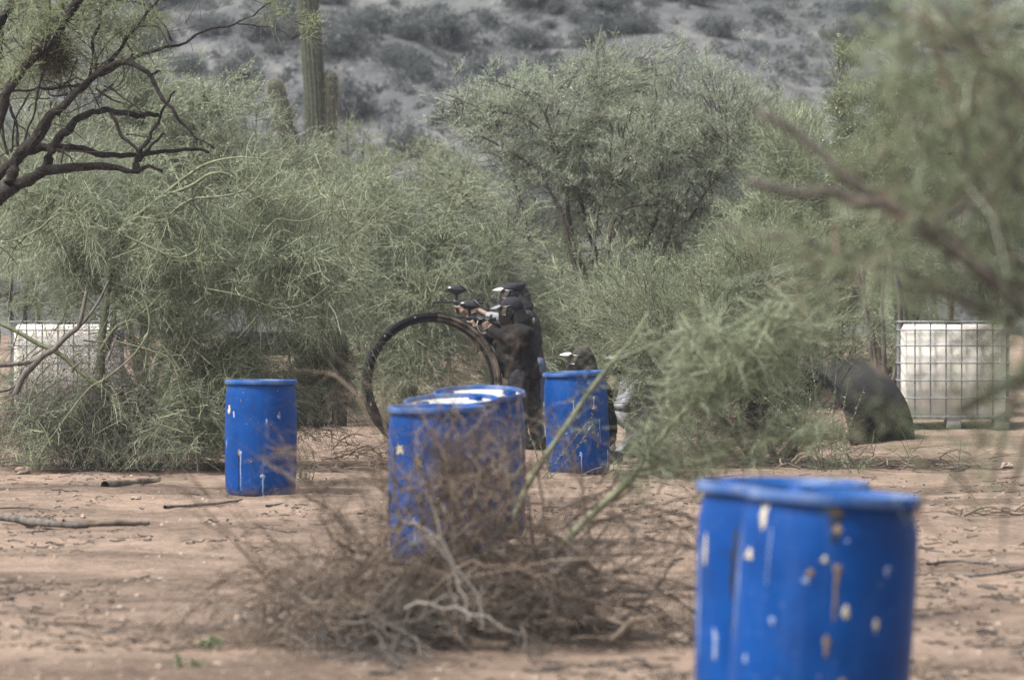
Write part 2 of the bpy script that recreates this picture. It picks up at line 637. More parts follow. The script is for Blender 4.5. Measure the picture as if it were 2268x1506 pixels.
M['boulder'] = simple('sunlit cream boulder', (0.32, 0.264, 0.2), (0.48, 0.4, 0.304), 2, .9, .6, .2)
M['cactus'] = simple('saguaro skin', (.024, .029, .018), (.05, .057, .035), 12, .7, .3, .3)
M['spine'] = simple('cactus spines', (.20, .16, .12), (.32, .27, .21), 20, .8)

# ------------------------------------------------------------ ground and hillside
def grid_obj(name, xs, ys, zf, mat):
    X, Y = np.meshgrid(xs, ys, indexing='ij')
    V = np.stack([X, Y, zf(X, Y)], -1)
    idx = np.arange(X.size).reshape(X.shape)
    Q = np.stack([idx[:-1, :-1], idx[1:, :-1], idx[1:, 1:], idx[:-1, 1:]], -1)
    m = NM()
    m.add(V, Q)
    return m.obj(name, mat, smooth=True)


xs = np.concatenate([np.linspace(-300, -9, 24)[:-1], np.linspace(-9, -5.2, 30)[:-1], np.arange(-5.2, 5.6, .075), np.linspace(5.6, 9, 26), np.linspace(9, 300, 24)[1:]])
ys = np.concatenate([np.linspace(-120, 4, 16)[:-1], np.linspace(4, 13.5, 50)[:-1], np.arange(13.5, 40, .1), np.arange(40, 54, .2), np.linspace(54, 130, 60), np.linspace(130, 400, 20)[1:]])
tag(grid_obj('ground', xs, ys, gz, M['ground']), kind='structure')


def hz(x, y):
    b = 0.30 * (y - 98) + 1.0
    b = np.where(y > 215, b[..., :] * 0 + 0.30 * 117 + 1.0 + .02 * (y - 215), b)
    n = 5.0 * (vnoise(x, y, 34, 11) - .5) + 2.8 * (vnoise(x + y * .4, y, 12, 12) - .5) + 1.1 * (vnoise(x, y, 4.2, 13) - .5) + .5 * (vnoise(x, y, 1.5, 14) - .5)
    return b + n * sstep(85, 115, y) - 3.0 * (1 - sstep(84, 104, y))


hx = np.concatenate([np.linspace(-260, -34, 50)[:-1], np.arange(-30, 30, .6), np.linspace(34, 260, 50)])
hy = np.concatenate([np.arange(84, 150, .7), np.linspace(150, 330, 40)])
tag(grid_obj('hillside', hx, hy, hz, M['hill']), kind='structure')


# ------------------------------------------------------------ plants
def poly(pxs, d, r0, r1, n=None, wig=0.0, seed=0, m=None):
    """limb through pixels (x, y[, d offset]); radii in pixels -> points, radii"""
    P = []
    for q in pxs:
        dd = d + (q[2] if len(q) > 2 else 0)
        P.append(at(q[0], q[1], dd))
    P = np.array(P)
    return resample(P, r0 * d / FPX, r1 * d / FPX, n, wig, seed)


def resample(P, r0, r1, n=None, wig=0.0, seed=0):
    seg = np.linalg.norm(np.diff(P, axis=0), axis=1)
    t = np.concatenate([[0], np.cumsum(seg)])
    L = t[-1]
    if n is None:
        n = max(len(P) * 3, 6)
    u = np.linspace(0, L, n)
    # Catmull-Rom
    out = np.empty((n, 3))
    for k, uu in enumerate(u):
        i = min(max(np.searchsorted(t, uu) - 1, 0), len(P) - 2)
        f = (uu - t[i]) / (seg[i] + 1e-9)
        p0 = P[max(i - 1, 0)]
        p1 = P[i]
        p2 = P[i + 1]
        p3 = P[min(i + 2, len(P) - 1)]
        out[k] = .5 * (2 * p1 + (p2 - p0) * f + (2 * p0 - 5 * p1 + 4 * p2 - p3) * f * f + (3 * p1 - p0 - 3 * p2 + p3) * f ** 3)
    if wig:
        g = np.random.default_rng(seed)
        w_ = g.normal(size=(n, 3)) * wig
        w_[0] = 0
        out += (w_ + np.roll(w_, 1, 0)) * .5
    return out, np.linspace(r0, r1, n)


def limb_obj(name, limbs, mat, parent, off, n=8, knots=0.0, seed=0):
    m = NM()
    g = np.random.default_rng(seed)
    for P, r in limbs:
        rr = r.copy()
        if knots:
            rr = rr * (1 + knots * g.normal(size=len(rr)))
        P = np.concatenate([P, P[-1:] + (P[-1:] - P[-2:-1]) * .15])
        rr = np.concatenate([rr, [rr[-1] * .25]])
        m.tubes(P[None], rr[None], n)
    return m.obj(name, mat, parent, off, smooth=True)


def ellpts(env, n, rng, shell=2.2, gap=.42, gsc=.45):
    """points inside a union of ellipsoids (centre, radii), thinned by a coarse noise so that gaps stay"""
    vol = np.array([e[1][0] * e[1][1] * e[1][2] for e in env])
    wts = np.array([e[2] if len(e) > 2 else 1.0 for e in env]) * vol ** (2 / 3)
    k = rng.choice(len(env), size=int(n * 2.6), p=wts / wts.sum())
    v = rng.normal(size=(len(k), 3))
    v /= np.linalg.norm(v, axis=1, keepdims=True)
    v *= rng.random((len(k), 1)) ** (1 / shell) * (1 + .38 * (rng.random((len(k), 1)) < .16) * rng.random((len(k), 1)))
    C = np.array([e[0] for e in env])[k]
    Rr = np.array([e[1] for e in env])[k]
    P = C + v * Rr
    nz = .5 * vnoise(P[:, 0] + P[:, 1] * .3, P[:, 2], gsc, 21) + .5 * vnoise(P[:, 0] - P[:, 1] * .5 + 7, P[:, 2] * 1.2, gsc * .45, 22)
    P = P[nz > gap]
    return P[:n], ((P - C[nz > gap]) / Rr[nz > gap])[:n]


def epx(x, y, rx, ry, d, rd, wt=1.0):
    s = d / FPX
    return (at(x, y, d), np.array([rx * s, rd, ry * s]), wt)


KTW = 3


def plant(name, label, cat, base, limbs, env, n_clump, twigs, twig_len, twig_w, leaves, leaf_len, leaf_w,
          mats, seed, droop=.3, out=.6, up=.3, spread=.9, curl=.35, gap=.40, gsc=.45, shell=2.2, branch_r=.006,
          group=None, limb_mat=None, limb_n=8, zmin=.01, knots=.04, lim_name='branch', reach=.34, holes=()):
    """limbs + clumps of twigs spread through the crown + leaves along the twigs"""
    rng = np.random.default_rng(seed)
    base = np.asarray(base, float)
    root = empty(name, base)
    tag(root, label, cat, group)
    if limbs:
        limb_obj('trunk', limbs[:1], limb_mat, root, base, limb_n, knots, seed)
        for k, l in enumerate(limbs[1:]):
            limb_obj(lim_name, [l], limb_mat, root, base, limb_n, knots, seed + k)
    sk = np.concatenate([l[0][len(l[0]) // 4:] for l in limbs]) if limbs else base[None] + np.array([[0, 0, .05]])
    P, U = ellpts(env, n_clump, rng, shell, gap, gsc)
    ok = P[:, 2] > gbase(P[:, 0], P[:, 1]) + zmin
    qx = 1134 + P[:, 0] / P[:, 1] * FPX
    qy = 680 - (P[:, 2] - CAMH) / P[:, 1] * FPX
    for x0, y0, x1, y1, kp in holes:
        ok &= ~((qx > x0) & (qx < x1) & (qy > y0) & (qy < y1) & (rng.random(len(P)) > kp))
    P = P[ok]
    U = U[ok]
    n = len(P)
    # branch from the nearest limb point
    best = np.full(n, 1e9)
    q = np.zeros((n, 3))
    for i in range(0, len(sk)):
        dd = np.linalg.norm(P - sk[i], axis=1) * (1 + .25 * rng.random(n))
        mk = dd < best
        best[mk] = dd[mk]
        q[mk] = sk[i]
    q = q + rng.normal(size=q.shape) * .07
    q = P + (q - P) * np.minimum(1, reach / np.maximum(best, 1e-6))[:, None]
    K = 7
    s = np.linspace(0, 1, K)[None, :, None]
    dvec = P - q
    ctl = q + dvec * .45 + np.array([0, 0, 1.0]) * (.22 * np.linalg.norm(dvec, axis=1) * rng.random(n))[:, None] + rng.normal(size=(n, 3)) * .06
    B = (1 - s) ** 2 * q[:, None] + 2 * s * (1 - s) * ctl[:, None] + s * s * P[:, None]
    wg = rng.normal(size=B.shape) * .012
    wg[:, 0] = 0
    B = B + wg
    br = np.linspace(1, .35, K)[None] * branch_r * (.5 + rng.random((n, 1)))
    bm = NM()
    bm.ribbons(B[:, ::2], br[:, ::2] * 2, rng)
    bm.obj('branchlets', mats[0], root, base, smooth=True)["kind"] = "stuff"
    # twigs
    nt_ = int(n * twigs)
    ci = rng.integers(0, n, nt_)
    tt = .25 + .75 * rng.random(nt_) ** .6
    fi = tt * (K - 1)
    i0 = np.minimum(fi.astype(int), K - 2)
    fr = (fi - i0)[:, None]
    st = B[ci, i0] * (1 - fr) + B[ci, i0 + 1] * fr
    tang = B[ci, i0 + 1] - B[ci, i0]
    tang /= np.linalg.norm(tang, axis=1, keepdims=True) + 1e-9
    D = tang * out + U[ci] * out * .7 + np.array([0, 0, up]) + rng.normal(size=(nt_, 3)) * spread * .6
    D /= np.linalg.norm(D, axis=1, keepdims=True) + 1e-9
    Lt = twig_len * (.45 + .9 * rng.random(nt_))
    KT = KTW
    u = np.linspace(0, 1, KT)[None, :, None]
    cv = rng.normal(size=(nt_, 1, 3)) * curl
    T = st[:, None] + Lt[:, None, None] * (D[:, None] * u + cv * u * u * .5 + np.array([0, 0, -droop])[None, None] * u * u)
    T = T + rng.normal(size=T.shape) * (twig_len * .025) * (u > 0)
    zf = gbase(T[..., 0], T[..., 1]) + .015
    T[..., 2] = np.maximum(T[..., 2], zf)
    W = twig_w * np.linspace(1.15, .55, KT)[None] * (.7 + .6 * rng.random((nt_, 1)))
    tm = NM()
    tm.ribbons(T, W, rng)
    tm.obj('twigs', mats[1], root, base)["kind"] = "stuff"
    if leaves > 0:
        nl = int(nt_ * leaves * .78)
        ti = rng.integers(0, nt_, nl)
        f = (.15 + .85 * rng.random(nl)) * (KT - 1)
        i0 = np.minimum(f.astype(int), KT - 2)
        fr = (f - i0)[:, None]
        C = T[ti, i0] * (1 - fr) + T[ti, i0 + 1] * fr
        dl = (T[ti, i0 + 1] - T[ti, i0])
        dl /= np.linalg.norm(dl, axis=1, keepdims=True) + 1e-9
        dl = dl * .5 + rng.normal(size=(nl, 3)) * .75
        lm = NM()
        lm.leaves(C, dl, leaf_len * (.6 + .8 * rng.random(nl)), leaf_w * (.68 + .9 * rng.random(nl)), rng)
        lm.obj('leaves', mats[2], root, base)["kind"] = "stuff"
    return root


def gpt(x, d):
    X = (x - 1134) / FPX * d
    return np.array([X, d, float(gbase(X, d))])


def up_limb(base, tip, r0, r1, bow=.2, seed=0, wig=.012):
    g = np.random.default_rng(seed)
    base = np.array(base, float)
    tip = np.array(tip, float)
    v = tip - base
    c1 = base + v * .33 + np.array([g.normal() * .1, g.normal() * .1, bow * np.linalg.norm(v) * .5])
    c2 = base + v * .7 + np.array([g.normal() * .1, g.normal() * .1, bow * np.linalg.norm(v) * .35])
    return resample(np.array([base - (0, 0, .06), c1, c2, tip]), r0, r1, 16, wig, seed)


# --- left palo verde, sprawling to the ground
z3 = lambda L: [(a / 2.896, b / 2.896) + tuple(c) for a, b, *c in L]
z4 = lambda L: [(a / 2.51, 500 + b / 2.51) + tuple(c) for a, b, *c in L]
z5 = lambda L: [(a / 5.79, 680 + b / 5.79) + tuple(c) for a, b, *c in L]
DPV = 35.6
pvb = gpt(215, DPV)
L_ = [
    (poly(z4([(540, 1340), (560, 1000), (560, 700), (590, 430), (610, 250), (640, 150), (700, 30), (770, -80)]), DPV, 16, 9)),
    (poly(z4([(560, 760), (620, 600), (640, 400), (625, 220), (660, 100)]), DPV + .2, 10, 6)),
    (poly(z3([(800, 1420), (900, 1370), (1010, 1280), (1110, 1200), (1200, 1130), (1290, 1070), (1400, 1030, -.2), (1540, 1010, -.3), (1680, 1020, -.4)]), DPV - .3, 7.5, 2.2)),
    (poly(z3([(830, 1600), (950, 1506), (1050, 1430), (1130, 1340), (1230, 1280), (1300, 1270), (1480, 1250, -.2), (1600, 1200, -.2), (1690, 1080, -.2), (1740, 1000, -.3)]), DPV - .5, 6, 1.6)),
    (poly(z3([(1110, 1240), (1230, 1190), (1340, 1120), (1430, 1110), (1490, 1135), (1600, 1220), (1700, 1300), (1790, 1400), (1850, 1550), (1880, 1700)]), DPV - .4, 6, 2)),
    (poly(z3([(820, 1480), (700, 1470), (600, 1400), (480, 1330), (330, 1270), (180, 1230)]), DPV, 6, 3)),
    (poly(z3([(560, 1560), (520, 1460), (480, 1400), (420, 1365), (330, 1400), (250, 1470), (120, 1530), (0, 1560)]), DPV - .4, 4, 2)),
    (poly(z4([(560, 900), (430, 800), (370, 740), (290, 690), (200, 650), (100, 590), (0, 545), (-80, 520)]), DPV - .4, 9, 6)),
    (poly(z4([(560, 690), (650, 560), (780, 520), (900, 540), (1000, 580), (1100, 690), (1200, 760)]), DPV - .3, 6, 3)),
    (poly(z4([(800, 400), (830, 500), (825, 590), (790, 640), (815, 700), (800, 810)]), DPV - .9, 4, 2)),
    (poly(z4([(825, 600), (740, 720), (600, 840), (500, 900), (400, 1020), (320, 1130), (250, 1230), (190, 1340)]), DPV - 1.0, 3.2, 1.6)),
    (poly(z4([(700, 60), (900, 150), (1000, 180), (1100, 130), (1110, 60), (1130, 0), (1115, 130), (1130, 260), (1150, 340), (1135, 390), (1165, 440), (1135, 500), (1155, 550)]), DPV - .9, 3.5, 1.6)),
    (poly(z4([(1150, 350), (1300, 380), (1400, 410), (1500, 450), (1580, 460), (1700, 430), (1830, 330)]), DPV - .9, 2.5, 1.2)),
    (poly(z3([(1690, 1490), (1780, 1405), (1880, 1420), (1980, 1410), (2080, 1360), (2250, 1350), (2400, 1330)]), DPV - .6, 2.6, 1.2)),
    (poly(z4([(600, 500), (800, 350), (1000, 250), (1300, 180), (1600, 170), (1800, 190)]), DPV + .2, 6, 2)),
    (poly(z4([(600, 430), (480, 260), (340, 90), (200, -30), (60, -120)]), DPV + .2, 7, 3)),
    (poly(z4([(900, 660), (1000, 800), (1060, 940), (1130, 1100), (1200, 1250)]), DPV - .7, 3, 1.4)),
    (poly(z4([(640, 640), (860, 700), (960, 760), (1010, 950), (1070, 1120), (1100, 1360)]), DPV - .8, 3, 1.2)),
]
env = [
    epx(330, 560, 360, 190, DPV, .8, 1.5), epx(560, 520, 270, 190, DPV + .1, .9, 1.2), epx(120, 420, 240, 200, DPV + .5, .8, 1.0),
    epx(640, 640, 200, 150, DPV, .8, 1.0), epx(300, 900, 250, 140, DPV - .3, .6, 1.1), epx(520, 860, 190, 150, DPV + .2, .7, 1.4),
    epx(690, 800, 110, 150, DPV + .7, .5, .6), epx(400, 720, 330, 130, DPV + .3, .7, .7), epx(40, 920, 110, 110, DPV - .2, .5, .5),
    epx(700, 480, 200, 130, DPV + .5, .7, .8), epx(720, 880, 100, 90, DPV + 1.2, .5, .7),
    epx(160, 985, 230, 60, DPV + .1, .5, .55), epx(420, 985, 160, 60, DPV + .1, .5, .55), epx(640, 930, 90, 60, DPV + .8, .4, .3),
]
L_ = [(P_, r_ * .72) for P_, r_ in L_]
A = plant('palo_verde_tree', 'sprawling palo verde drooping to the ground left of the lone blue drum', 'tree', pvb, L_, env, 4500, 16, .18, .0027, 4, .014, .0062,
          (M['limb_green'], M['pv_twig'], M['pv_leaf']), 5, droop=.28, up=.12, out=.7, spread=1.05, curl=.7, gap=.36, gsc=.45, branch_r=.005, limb_mat=M['limb_green'], reach=.7,
          holes=[(10, 690, 320, 900, .14), (500, 715, 780, 800, .45)])
# dead grey boughs caught in it, and thin dark shade twigs low down
for k, (pp, a_, b_) in enumerate([
    (z5([(200, 1120), (300, 880), (420, 760), (560, 620), (700, 540), (800, 430), (900, 340), (1010, 250), (1060, 60), (1110, -200)]), 8, 4),
    (z5([(-40, 745), (200, 730), (440, 690), (620, 590)]), 6, 4),
    (z5([(1010, 250), (1100, 160), (1260, -60), (1390, -330)]), 4.5, 2.5),
    (z5([(0, 1080), (150, 1040), (300, 900)]), 4, 2),
    (z5([(1070, 430), (1200, 440), (1400, 470)]), 2.4, 1.5), (z5([(1380, 690), (1430, 560), (1500, 360)]), 2.4, 1.6)]):
    limb_obj('dead_bough', [poly(pp, DPV - .7, a_, b_)], M['limb_grey'], A, pvb, 7, .06, 40 + k)
rng0 = np.random.default_rng(77)


def fan(parent, off, mat, name, starts, dirs, L, wdt, rng, K=6, droop=.3, curl=.4):
    n = len(starts)
    u = np.linspace(0, 1, K)[None, :, None]
    cv = rng.normal(size=(n, 1, 3)) * curl
    T = starts[:, None] + (L * (.5 + .8 * rng.random(n)))[:, None, None] * (dirs[:, None] * u + cv * u * u * .5 + np.array([0, 0, -droop]) * u * u)
    T[..., 2] = np.maximum(T[..., 2], gbase(T[..., 0], T[..., 1]) + .02)
    m = NM()
    m.ribbons(T, wdt * np.linspace(1.2, .5, K)[None] * (.6 + .8 * rng.random((n, 1))), rng)
    o = m.obj(name, mat, parent, off)
    o["kind"] = "stuff"
    return T


def rnd_in_px(x0, x1, y0, y1, d0, d1, n, rng):
    dd = d0 + (d1 - d0) * rng.random(n)
    x = x0 + (x1 - x0) * (.5 + .62 * (rng.random(n) + rng.random(n) - 1))
    y = y0 + (y1 - y0) * (.5 + .58 * (rng.random(n) + rng.random(n) - 1))
    return np.stack([(x - 1134) / FPX * dd, dd, CAMH - (y - 680) / FPX * dd], 1)


def unit(v):
    return v / (np.linalg.norm(v, axis=1, keepdims=True) + 1e-9)


st = rnd_in_px(-20, 520, 700, 1040, DPV - .5, DPV + .6, 2600, rng0)
fan(A, pvb, M['dead_grey'], 'dry_twigs', st, unit(rng0.normal(size=(2600, 3)) * (1, .6, .6) + (0, 0, -.2)), .5, .0034, rng0, droop=.4, curl=.6)
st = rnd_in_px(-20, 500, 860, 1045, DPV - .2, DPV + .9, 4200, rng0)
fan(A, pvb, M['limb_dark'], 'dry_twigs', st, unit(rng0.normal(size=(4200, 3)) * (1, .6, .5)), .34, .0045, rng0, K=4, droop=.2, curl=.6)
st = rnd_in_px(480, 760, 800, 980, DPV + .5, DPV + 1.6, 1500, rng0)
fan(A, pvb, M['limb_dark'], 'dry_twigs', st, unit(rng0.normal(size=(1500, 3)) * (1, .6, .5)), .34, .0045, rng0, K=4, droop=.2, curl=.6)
st = rnd_in_px(690, 790, 770, 830, DPV + .5, DPV + .9, 420, rng0)
fan(A, pvb, M['dead_twig'], 'dry_twigs', st, unit(rng0.normal(size=(420, 3)) * .5 + (-.8, 0, -.3)), .38, .005, rng0, droop=.5, curl=.4)

# --- palo verdes behind, left and centre
def stems(b, tips, r0, r1, bow=.15, seed=1):
    return [up_limb(b + np.array([.06 * (i % 3 - 1), .05 * (i % 2), 0]), at(*t), r0 * (1 - .05 * i), r1, bow, seed + i) for i, t in enumerate(tips)]


b = gpt(330, 44)
plant('palo_verde_tree', 'tall hazy palo verde behind the dark bare boughs, in front of the saguaro', 'tree', b,
      stems(b, [(300, 180, 44), (120, 230, 43.6), (460, 250, 44.3), (560, 400, 43.8), (30, 420, 44)], .07, .015), [
          epx(250, 260, 260, 190, 44, 1.1, 1.3), epx(90, 200, 200, 190, 44.5, 1.0), epx(450, 290, 200, 150, 44, 1.0, 1.3), epx(600, 400, 180, 140, 44, .9, 1.0),
          epx(60, 460, 160, 160, 44, .8, .8), epx(400, 500, 330, 130, 44.5, .9, .7)],
      3200, 12, .17, .0033, 5, .018, .0095, (M['limb_green'], M['pv_twig'], M['iw_leaf']), 6, droop=.2, up=.45, gap=.40, gsc=.6, branch_r=.006, limb_mat=M['limb_green'])
b = gpt(905, 43.5)
plant('palo_verde_tree', 'wispy palo verde filling the space behind the black ring', 'tree', b,
      stems(b, [(880, 480, 43.5), (1010, 430, 43.8), (760, 560, 43.2), (1110, 560, 43.4), (960, 640, 42.6)], .055, .012), [
          epx(900, 640, 190, 210, 43.5, 1.0, 1.3), epx(820, 470, 150, 130, 43.8, .9), epx(1010, 560, 190, 180, 43.5, .9, 1.1), epx(1080, 730, 200, 190, 43.6, .7, 1.0),
          epx(880, 850, 190, 110, 43, .6, .8), epx(1180, 800, 150, 150, 43.5, .6, .8), epx(770, 640, 110, 170, 43.5, .7, .7)],
      3200, 14, .18, .0031, 4.5, .015, .0075, (M['limb_green'], M['pv_twig'], M['pv_leaf']), 7, droop=.35, up=.25, gap=.36, gsc=.5, branch_r=.006, limb_mat=M['limb_green'])
# --- ironwood, centre right
b = gpt(1300, 47.5)
plant('ironwood_tree', 'large pale ironwood with dark fanning stems behind the two standing players', 'tree', b,
      [up_limb(b, at(1255, 420, 47), .06, .02, .1, 3), up_limb(b + (.15, 0, 0), at(1470, 330, 47.4), .05, .015, .12, 4), up_limb(b - (.2, 0, 0), at(1100, 270, 47.6), .05, .012, .2, 5),
       up_limb(b + (.1, .1, 0), at(1330, 200, 47.8), .05, .012, .05, 6), up_limb(b + (.3, 0, 0), at(1590, 300, 47.8), .05, .012, .15, 7), up_limb(b - (.1, -.1, 0), at(1020, 400, 47.2), .045, .01, .2, 8),
       up_limb(b + (.2, -.1, 0), at(1380, 480, 46.9), .045, .01, .1, 9)] +
      [poly([(1275, 600), (1262, 545), (1245, 480), (1228, 440), (1190, 380), (1120, 330), (1060, 300)], 46.9, 6, 2), poly([(1310, 590), (1318, 520), (1330, 450), (1365, 400)], 46.9, 5, 2),
       poly([(1345, 600), (1350, 530), (1372, 470), (1430, 452), (1480, 460)], 46.8, 4.5, 2), poly([(1240, 350), (1205, 250), (1160, 205), (1090, 180)], 47, 3, 1.3), poly([(1240, 360), (1200, 290), (1140, 255), (1080, 245), (1000, 215)], 47, 3, 1.2),
       poly([(1510, 520), (1560, 430), (1600, 380), (1650, 330)], 46.9, 4, 1.5)],
      [epx(1130, 240, 170, 110, 47.5, .9, .9), epx(1330, 260, 220, 140, 47.6, 1.2, 1.2), epx(1540, 250, 180, 130, 47.5, 1.1, 1.1), epx(1250, 400, 240, 120, 47.5, 1.1, 1.0),
       epx(1480, 420, 230, 140, 47.5, 1.1, 1.0), epx(1660, 330, 120, 150, 48, .9, .7), epx(1330, 130, 60, 60, 47.8, .4, .35), epx(1480, 130, 90, 70, 47.8, .4, .4), epx(1020, 300, 90, 90, 47.4, .6, .35), epx(1490, 310, 160, 140, 46.6, .5, 1.0), epx(1230, 540, 190, 110, 47.5, .8, .5), epx(1500, 560, 200, 110, 47.5, .8, .6)],
      3900, 11, .15, .0034, 6, .017, .0105, (M['limb_dark'], M['iw_leaf'], M['iw_leaf']), 8, droop=.05, up=.6, spread=.8, gap=.31, gsc=.55, branch_r=.006, limb_mat=M['limb_dark'])
# --- shrub in front right of the kneeling players
b = gpt(1705, 36.6)
SH = plant('desert_shrub', 'green shrub with a tangle of dark stems left of the corrugated arch', 'shrub', b,
      [up_limb(b, at(1730, 800, 36.5), .045, .012, .1, 3), up_limb(b - (.05, 0, 0), at(1600, 700, 36.6), .045, .01, .1, 4), up_limb(b - (.1, 0, 0), at(1480, 760, 36.8), .04, .01, .15, 5),
       up_limb(b + (.1, 0, 0), at(1800, 860, 36.4), .04, .008, .12, 6), up_limb(b - (.1, .1, 0), at(1540, 860, 36.3), .035, .008, .1, 7), up_limb(b + (.1, 0, 0), at(1690, 620, 36.8), .04, .008, .0, 8), up_limb(b - (.2, 0, 0), at(1560, 980, 36.2), .03, .008, .2, 9)],
      [epx(1600, 700, 240, 160, 37, .9, 1.3), epx(1500, 800, 190, 120, 37, .8, 1.0), epx(1720, 790, 160, 130, 36.7, .8, .9), epx(1640, 880, 180, 90, 36.6, .6, .7), epx(1420, 700, 150, 150, 37.5, .6, .8), epx(1790, 900, 90, 80, 36.3, .4, .4), epx(1700, 580, 160, 100, 37.2, .7, .7), epx(1500, 930, 130, 70, 36.6, .5, .35), epx(1840, 720, 110, 110, 37, .5, .5), epx(1350, 620, 130, 130, 38.5, .6, .5), epx(1570, 960, 170, 55, 36.8, .5, .35), epx(1760, 950, 110, 55, 36.6, .4, .3)],
      2700, 12, .17, .0030, 5.5, .014, .0075, (M['limb_dark'], M['sh_leaf'], M['sh_leaf']), 9, droop=.1, up=.55, spread=.8, gap=.37, gsc=.4, branch_r=.005, limb_mat=M['limb_dark'], holes=[(1770, 785, 1905, 945, .18)])
st = rnd_in_px(1440, 1880, 880, 1040, 36.2, 37.4, 1500, rng0)
fan(SH, b, M['limb_dark'], 'dry_twigs', st, unit(rng0.normal(size=(1500, 3)) * (1, .6, .6) + (0, 0, .2)), .36, .0042, rng0, K=4, droop=.15, curl=.5)
# --- darker creosote upper right, and others behind
b = gpt(1960, 43.8)
plant('creosote_bush', 'dark leafy creosote rising above the white tote on the right', 'shrub', b,
      [up_limb(b, at(1930, 300, 43.6), .04, .01, .05, 3), up_limb(b, at(1850, 200, 43.8), .035, .008, .1, 4), up_limb(b, at(1990, 180, 44), .035, .008, .02, 5), up_limb(b, at(2050, 330, 43.8), .03, .008, .05, 6), up_limb(b, at(1870, 420, 43.5), .03, .008, .1, 7)],
      [epx(1920, 230, 80, 110, 43.8, .6, .8), epx(1890, 110, 45, 60, 43.8, .3, .4), epx(1960, 370, 120, 120, 43.8, .7, 1.0), epx(1870, 330, 60, 90, 43.8, .5, .5), epx(2060, 300, 110, 150, 44, .6, .7), epx(1980, 500, 130, 80, 43.8, .6, .6)],
      1050, 10, .16, .0036, 9, .021, .013, (M['limb_grey'], M['cr_leaf'], M['cr_leaf']), 10, droop=.05, up=.4, spread=1.0, gap=.42, gsc=.35, branch_r=.005, limb_mat=M['limb_grey'])
b = gpt(1800, 46.2)
plant('palo_verde_tree', 'feathery palo verde between the ironwood and the dark creosote', 'tree', b,
      stems(b, [(1760, 380, 46.2), (1830, 420, 46.4), (1680, 480, 46), (1900, 560, 46)], .05, .012), [
          epx(1760, 380, 130, 160, 46.5, .8, 1.0), epx(1700, 560, 170, 130, 46.2, .8, 1.0), epx(1880, 560, 160, 130, 46.2, .8, 1.0), epx(2040, 580, 130, 90, 46, .6, .6), epx(1720, 700, 150, 110, 46, .7, .7)],
      2000, 12, .19, .0036, 5, .019, .008, (M['limb_green'], M['pv_twig'], M['sh_leaf']), 11, droop=.15, up=.5, gap=.38, gsc=.5, limb_mat=M['limb_green'])
b = gpt(2190, 48)
plant('palo_verde_tree', 'palo verde at the far right edge behind the white tote', 'tree', b,
      stems(b, [(2150, 300, 48), (2250, 200, 48), (2100, 480, 48)], .06, .012), [
          epx(2200, 300, 150, 230, 48, 1.0, 1.2), epx(2160, 560, 190, 130, 48, .9, 1.0)],
      1200, 12, .20, .0038, 5, .021, .009, (M['limb_green'], M['pv_twig'], M['sh_leaf']), 12, droop=.15, up=.5, gap=.38, gsc=.5, limb_mat=M['limb_green'])
# --- low scrub farther back, in front of the hill
FAR = [(770, 62, 270, 120, 'grey-green scrub just right of the saguaro'), (900, 70, 270, 100, 'low scrub at the hill foot between saguaro and ironwood'), (990, 58, 340, 110, 'scrub behind the wispy palo verde'),
       (1720, 66, 200, 110, 'pale scrub at the hill foot right of the ironwood crown'), (1420, 60, 130, 110, 'sparse bush poking above the ironwood crown'), (560, 66, 260, 120, 'scrub behind and left of the saguaro'), (2100, 64, 130, 150, 'scrub at the hill foot in the upper right corner'),
       (1300, 52, 430, 170, 'dense scrub showing between the ironwood stems'), (1560, 53, 420, 190, 'dense scrub behind the right half of the ironwood'), (1930, 54, 500, 150, 'scrub behind the dirt bank on the right'), (1235, 45.5, 590, 95, 'green scrub right behind the two standing players'), (60, 50, 330, 140, 'scrub filling the left edge behind the mesquite boughs'),
       (1840, 47.5, 470, 140, 'green scrub above the corrugated arch'), (1460, 49, 520, 170, 'scrub filling the ironwood foot'), (1990, 45.2, 600, 90, 'low scrub against the left side of the white tote'), (800, 46, 480, 130, 'scrub between the left palo verde and the wispy one')]
for k, (x, d, ytop, hw, lb) in enumerate(FAR):
    b = gpt(x, d)
    zt = at(x, ytop, d)[2]
    yc = (ytop + 640) / 2
    plant('scrub_bush', lb, 'bush', b, stems(b, [(x - hw * .4, ytop + 60, d), (x + hw * .3, ytop + 40, d), (x, ytop + 10, d)], .04, .01, .1, 50 + k), [
        epx(x, ytop + 110, hw, 110, d, 1.0, 1.0), epx(x + 20, ytop + 260, hw * 1.2, 140, d, 1.0, .8)],
        470, 8, .20, .0046, 5, .026, .015, (M['limb_dark'], M['sh_leaf'], M['sh_leaf']), 20 + k, droop=.05, up=.6, gap=.42, gsc=.6, limb_mat=M['limb_dark'], lim_name='branch')

